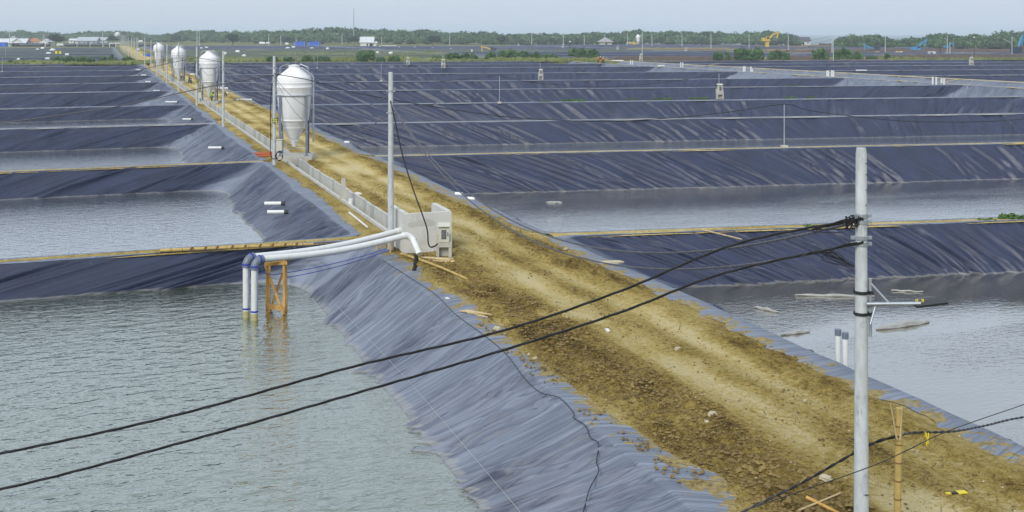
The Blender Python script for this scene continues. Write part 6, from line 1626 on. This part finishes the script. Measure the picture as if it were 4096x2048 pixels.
WALK = dict(STAND); WALK.update(lk=(-.10, -.16, .50), la=(-.10, -.12, .11), lt=(-.10, -.27, .05), rk=(.10, .06, .48), ra=(.10, .24, .12), rt=(.10, .12, .05), lw=(-.25, .12, .90), lh=(-.25, .14, .82), rw=(.25, -.22, .98), rh=(.25, -.28, .94))
BEND = dict(STAND); BEND.update(waist=(0, -.06, 1.06), chest=(0, -.30, 1.14), neck=(0, -.46, 1.16), head=(0, -.56, 1.14), crown=(0, -.65, 1.16), ls=(-.19, -.30, 1.14), rs=(.19, -.30, 1.14), le=(-.22, -.38, .86), re=(.22, -.38, .86), lw=(-.18, -.44, .62), rw=(.18, -.44, .62), lh=(-.17, -.46, .54), rh=(.17, -.46, .54))
sA = W(SC[1][0] - .55, SC[1][1] + .15, .30)
person(sA, CROUCH, RAD, ('darkcloth', 'hivis', 'darkcloth', 'darkcloth'), 'person crouching in a lime vest at the foot of the second silo', rz=1.9, scale=1.25)
person(W(SC[1][0] + .1, SC[1][1] + 1.75, 0), BEND, RAD, ('skin', 'darkcloth', 'darkcloth', 'darkcloth'), 'person bending in dark clothes and white helmet behind the second silo leg', 'whitehat', rz=1.3, scale=1.1)
person(W(SC[2][0] - .2, SC[2][1] + .6, .3), CROUCH, RAD, ('skin', 'darkcloth', 'darkcloth', 'darkcloth'), 'person crouching in dark clothes under the third silo', rz=.5, scale=1.25)
person(px(2392, 254), STAND, RAD, ('skin', 'orangecloth', 'darkcloth', 'yellow'), 'left of three standing workers, all-orange jacket and yellow helmet', 'yellowhat', rz=.4, scale=1.22)
person(px(2402, 254), WALK, RAD, ('skin', 'darkcloth', 'orangecloth', 'yellow'), 'middle of three workers, dark jacket and white helmet', 'whitehat', rz=-.5, scale=1.18)
person(px(2413, 254), STAND, RAD, ('skin', 'orangecloth', 'darkcloth', 'yellow'), 'right of three standing workers, dark trousers and yellow helmet', 'yellowhat', rz=2.6, scale=1.15)
person(px(3673, 191), STAND, RAD, ('skin', 'orangecloth', 'darkcloth', 'darkcloth'), 'tiny worker in orange standing behind the raised-arm excavator', 'yellowhat', scale=1.3)
person(px(3761, 212), WALK, RAD, ('skin', 'darkcloth', 'darkcloth', 'darkcloth'), 'tiny dark-clothed worker walking on the mud near the site cabin', None, scale=1.3)
person(px(286, 190), STAND, RAD, ('skin', 'darkcloth', 'darkcloth', 'darkcloth'), 'tiny dark figure standing among the far left ponds', None, scale=1.4)
# motorbike parked on the road
mk_ = px(760, 334); bk = empty('motorbike', mk_, 'dark motorbike parked on the road beyond the second silo', 'motorbike', rz=2.1); bk.scale = (1.25,) * 3
for x in (-.62, .62):
    wv = MB().tube([(x + .30 * math.cos(g), 0, .30 + .30 * math.sin(g)) for g in np.linspace(0, 2 * math.pi, 18)], .05, 7, cap=False).build('wheel', M['black'], bk, smooth=True)
    MB().cyl((x, -.06, .30), (x, .06, .30), .09, n=10).build('hub', M['steel'], wv)
MB().tube([(-.62, 0, .34), (-.25, 0, .45), (.2, 0, .42), (.42, 0, .75), (.35, 0, 1.0)], [.06, .14, .13, .08, .06], 8).build('frame', M['exnavy'], bk, smooth=True)
MB().box((-.30, 0, .76), (.75, .26, .12)).build('seat', M['black'], bk); MB().cyl((.62, .07, .3), (.38, .07, .95), .03).cyl((.62, -.07, .3), (.38, -.07, .95), .03).build('fork', M['steel'], bk); MB().cyl((.33, -.34, 1.04), (.33, .34, 1.04), .022).build('handlebar', M['black'], bk); MB().blob((.47, 0, .9), .1, rng, 8, 6, 0).build('headlight', M['frame'], bk)

# ------------------------------------------------------------------ air
hm = bpy.data.materials.new('haze'); hm.use_nodes = True
t = hm.node_tree
for n in list(t.nodes): t.nodes.remove(n)
pv = t.nodes.new('ShaderNodeVolumePrincipled'); pv.inputs['Color'].default_value = (.80, .88, .97, 1); pv.inputs['Density'].default_value = HAZE
t.links.new(pv.outputs[0], t.nodes.new('ShaderNodeOutputMaterial').inputs['Volume'])
hz = MB().box((0, 0, 17.5), (42600, 42600, 47)).build('haze', hm)
tag(hz, kind='stuff')
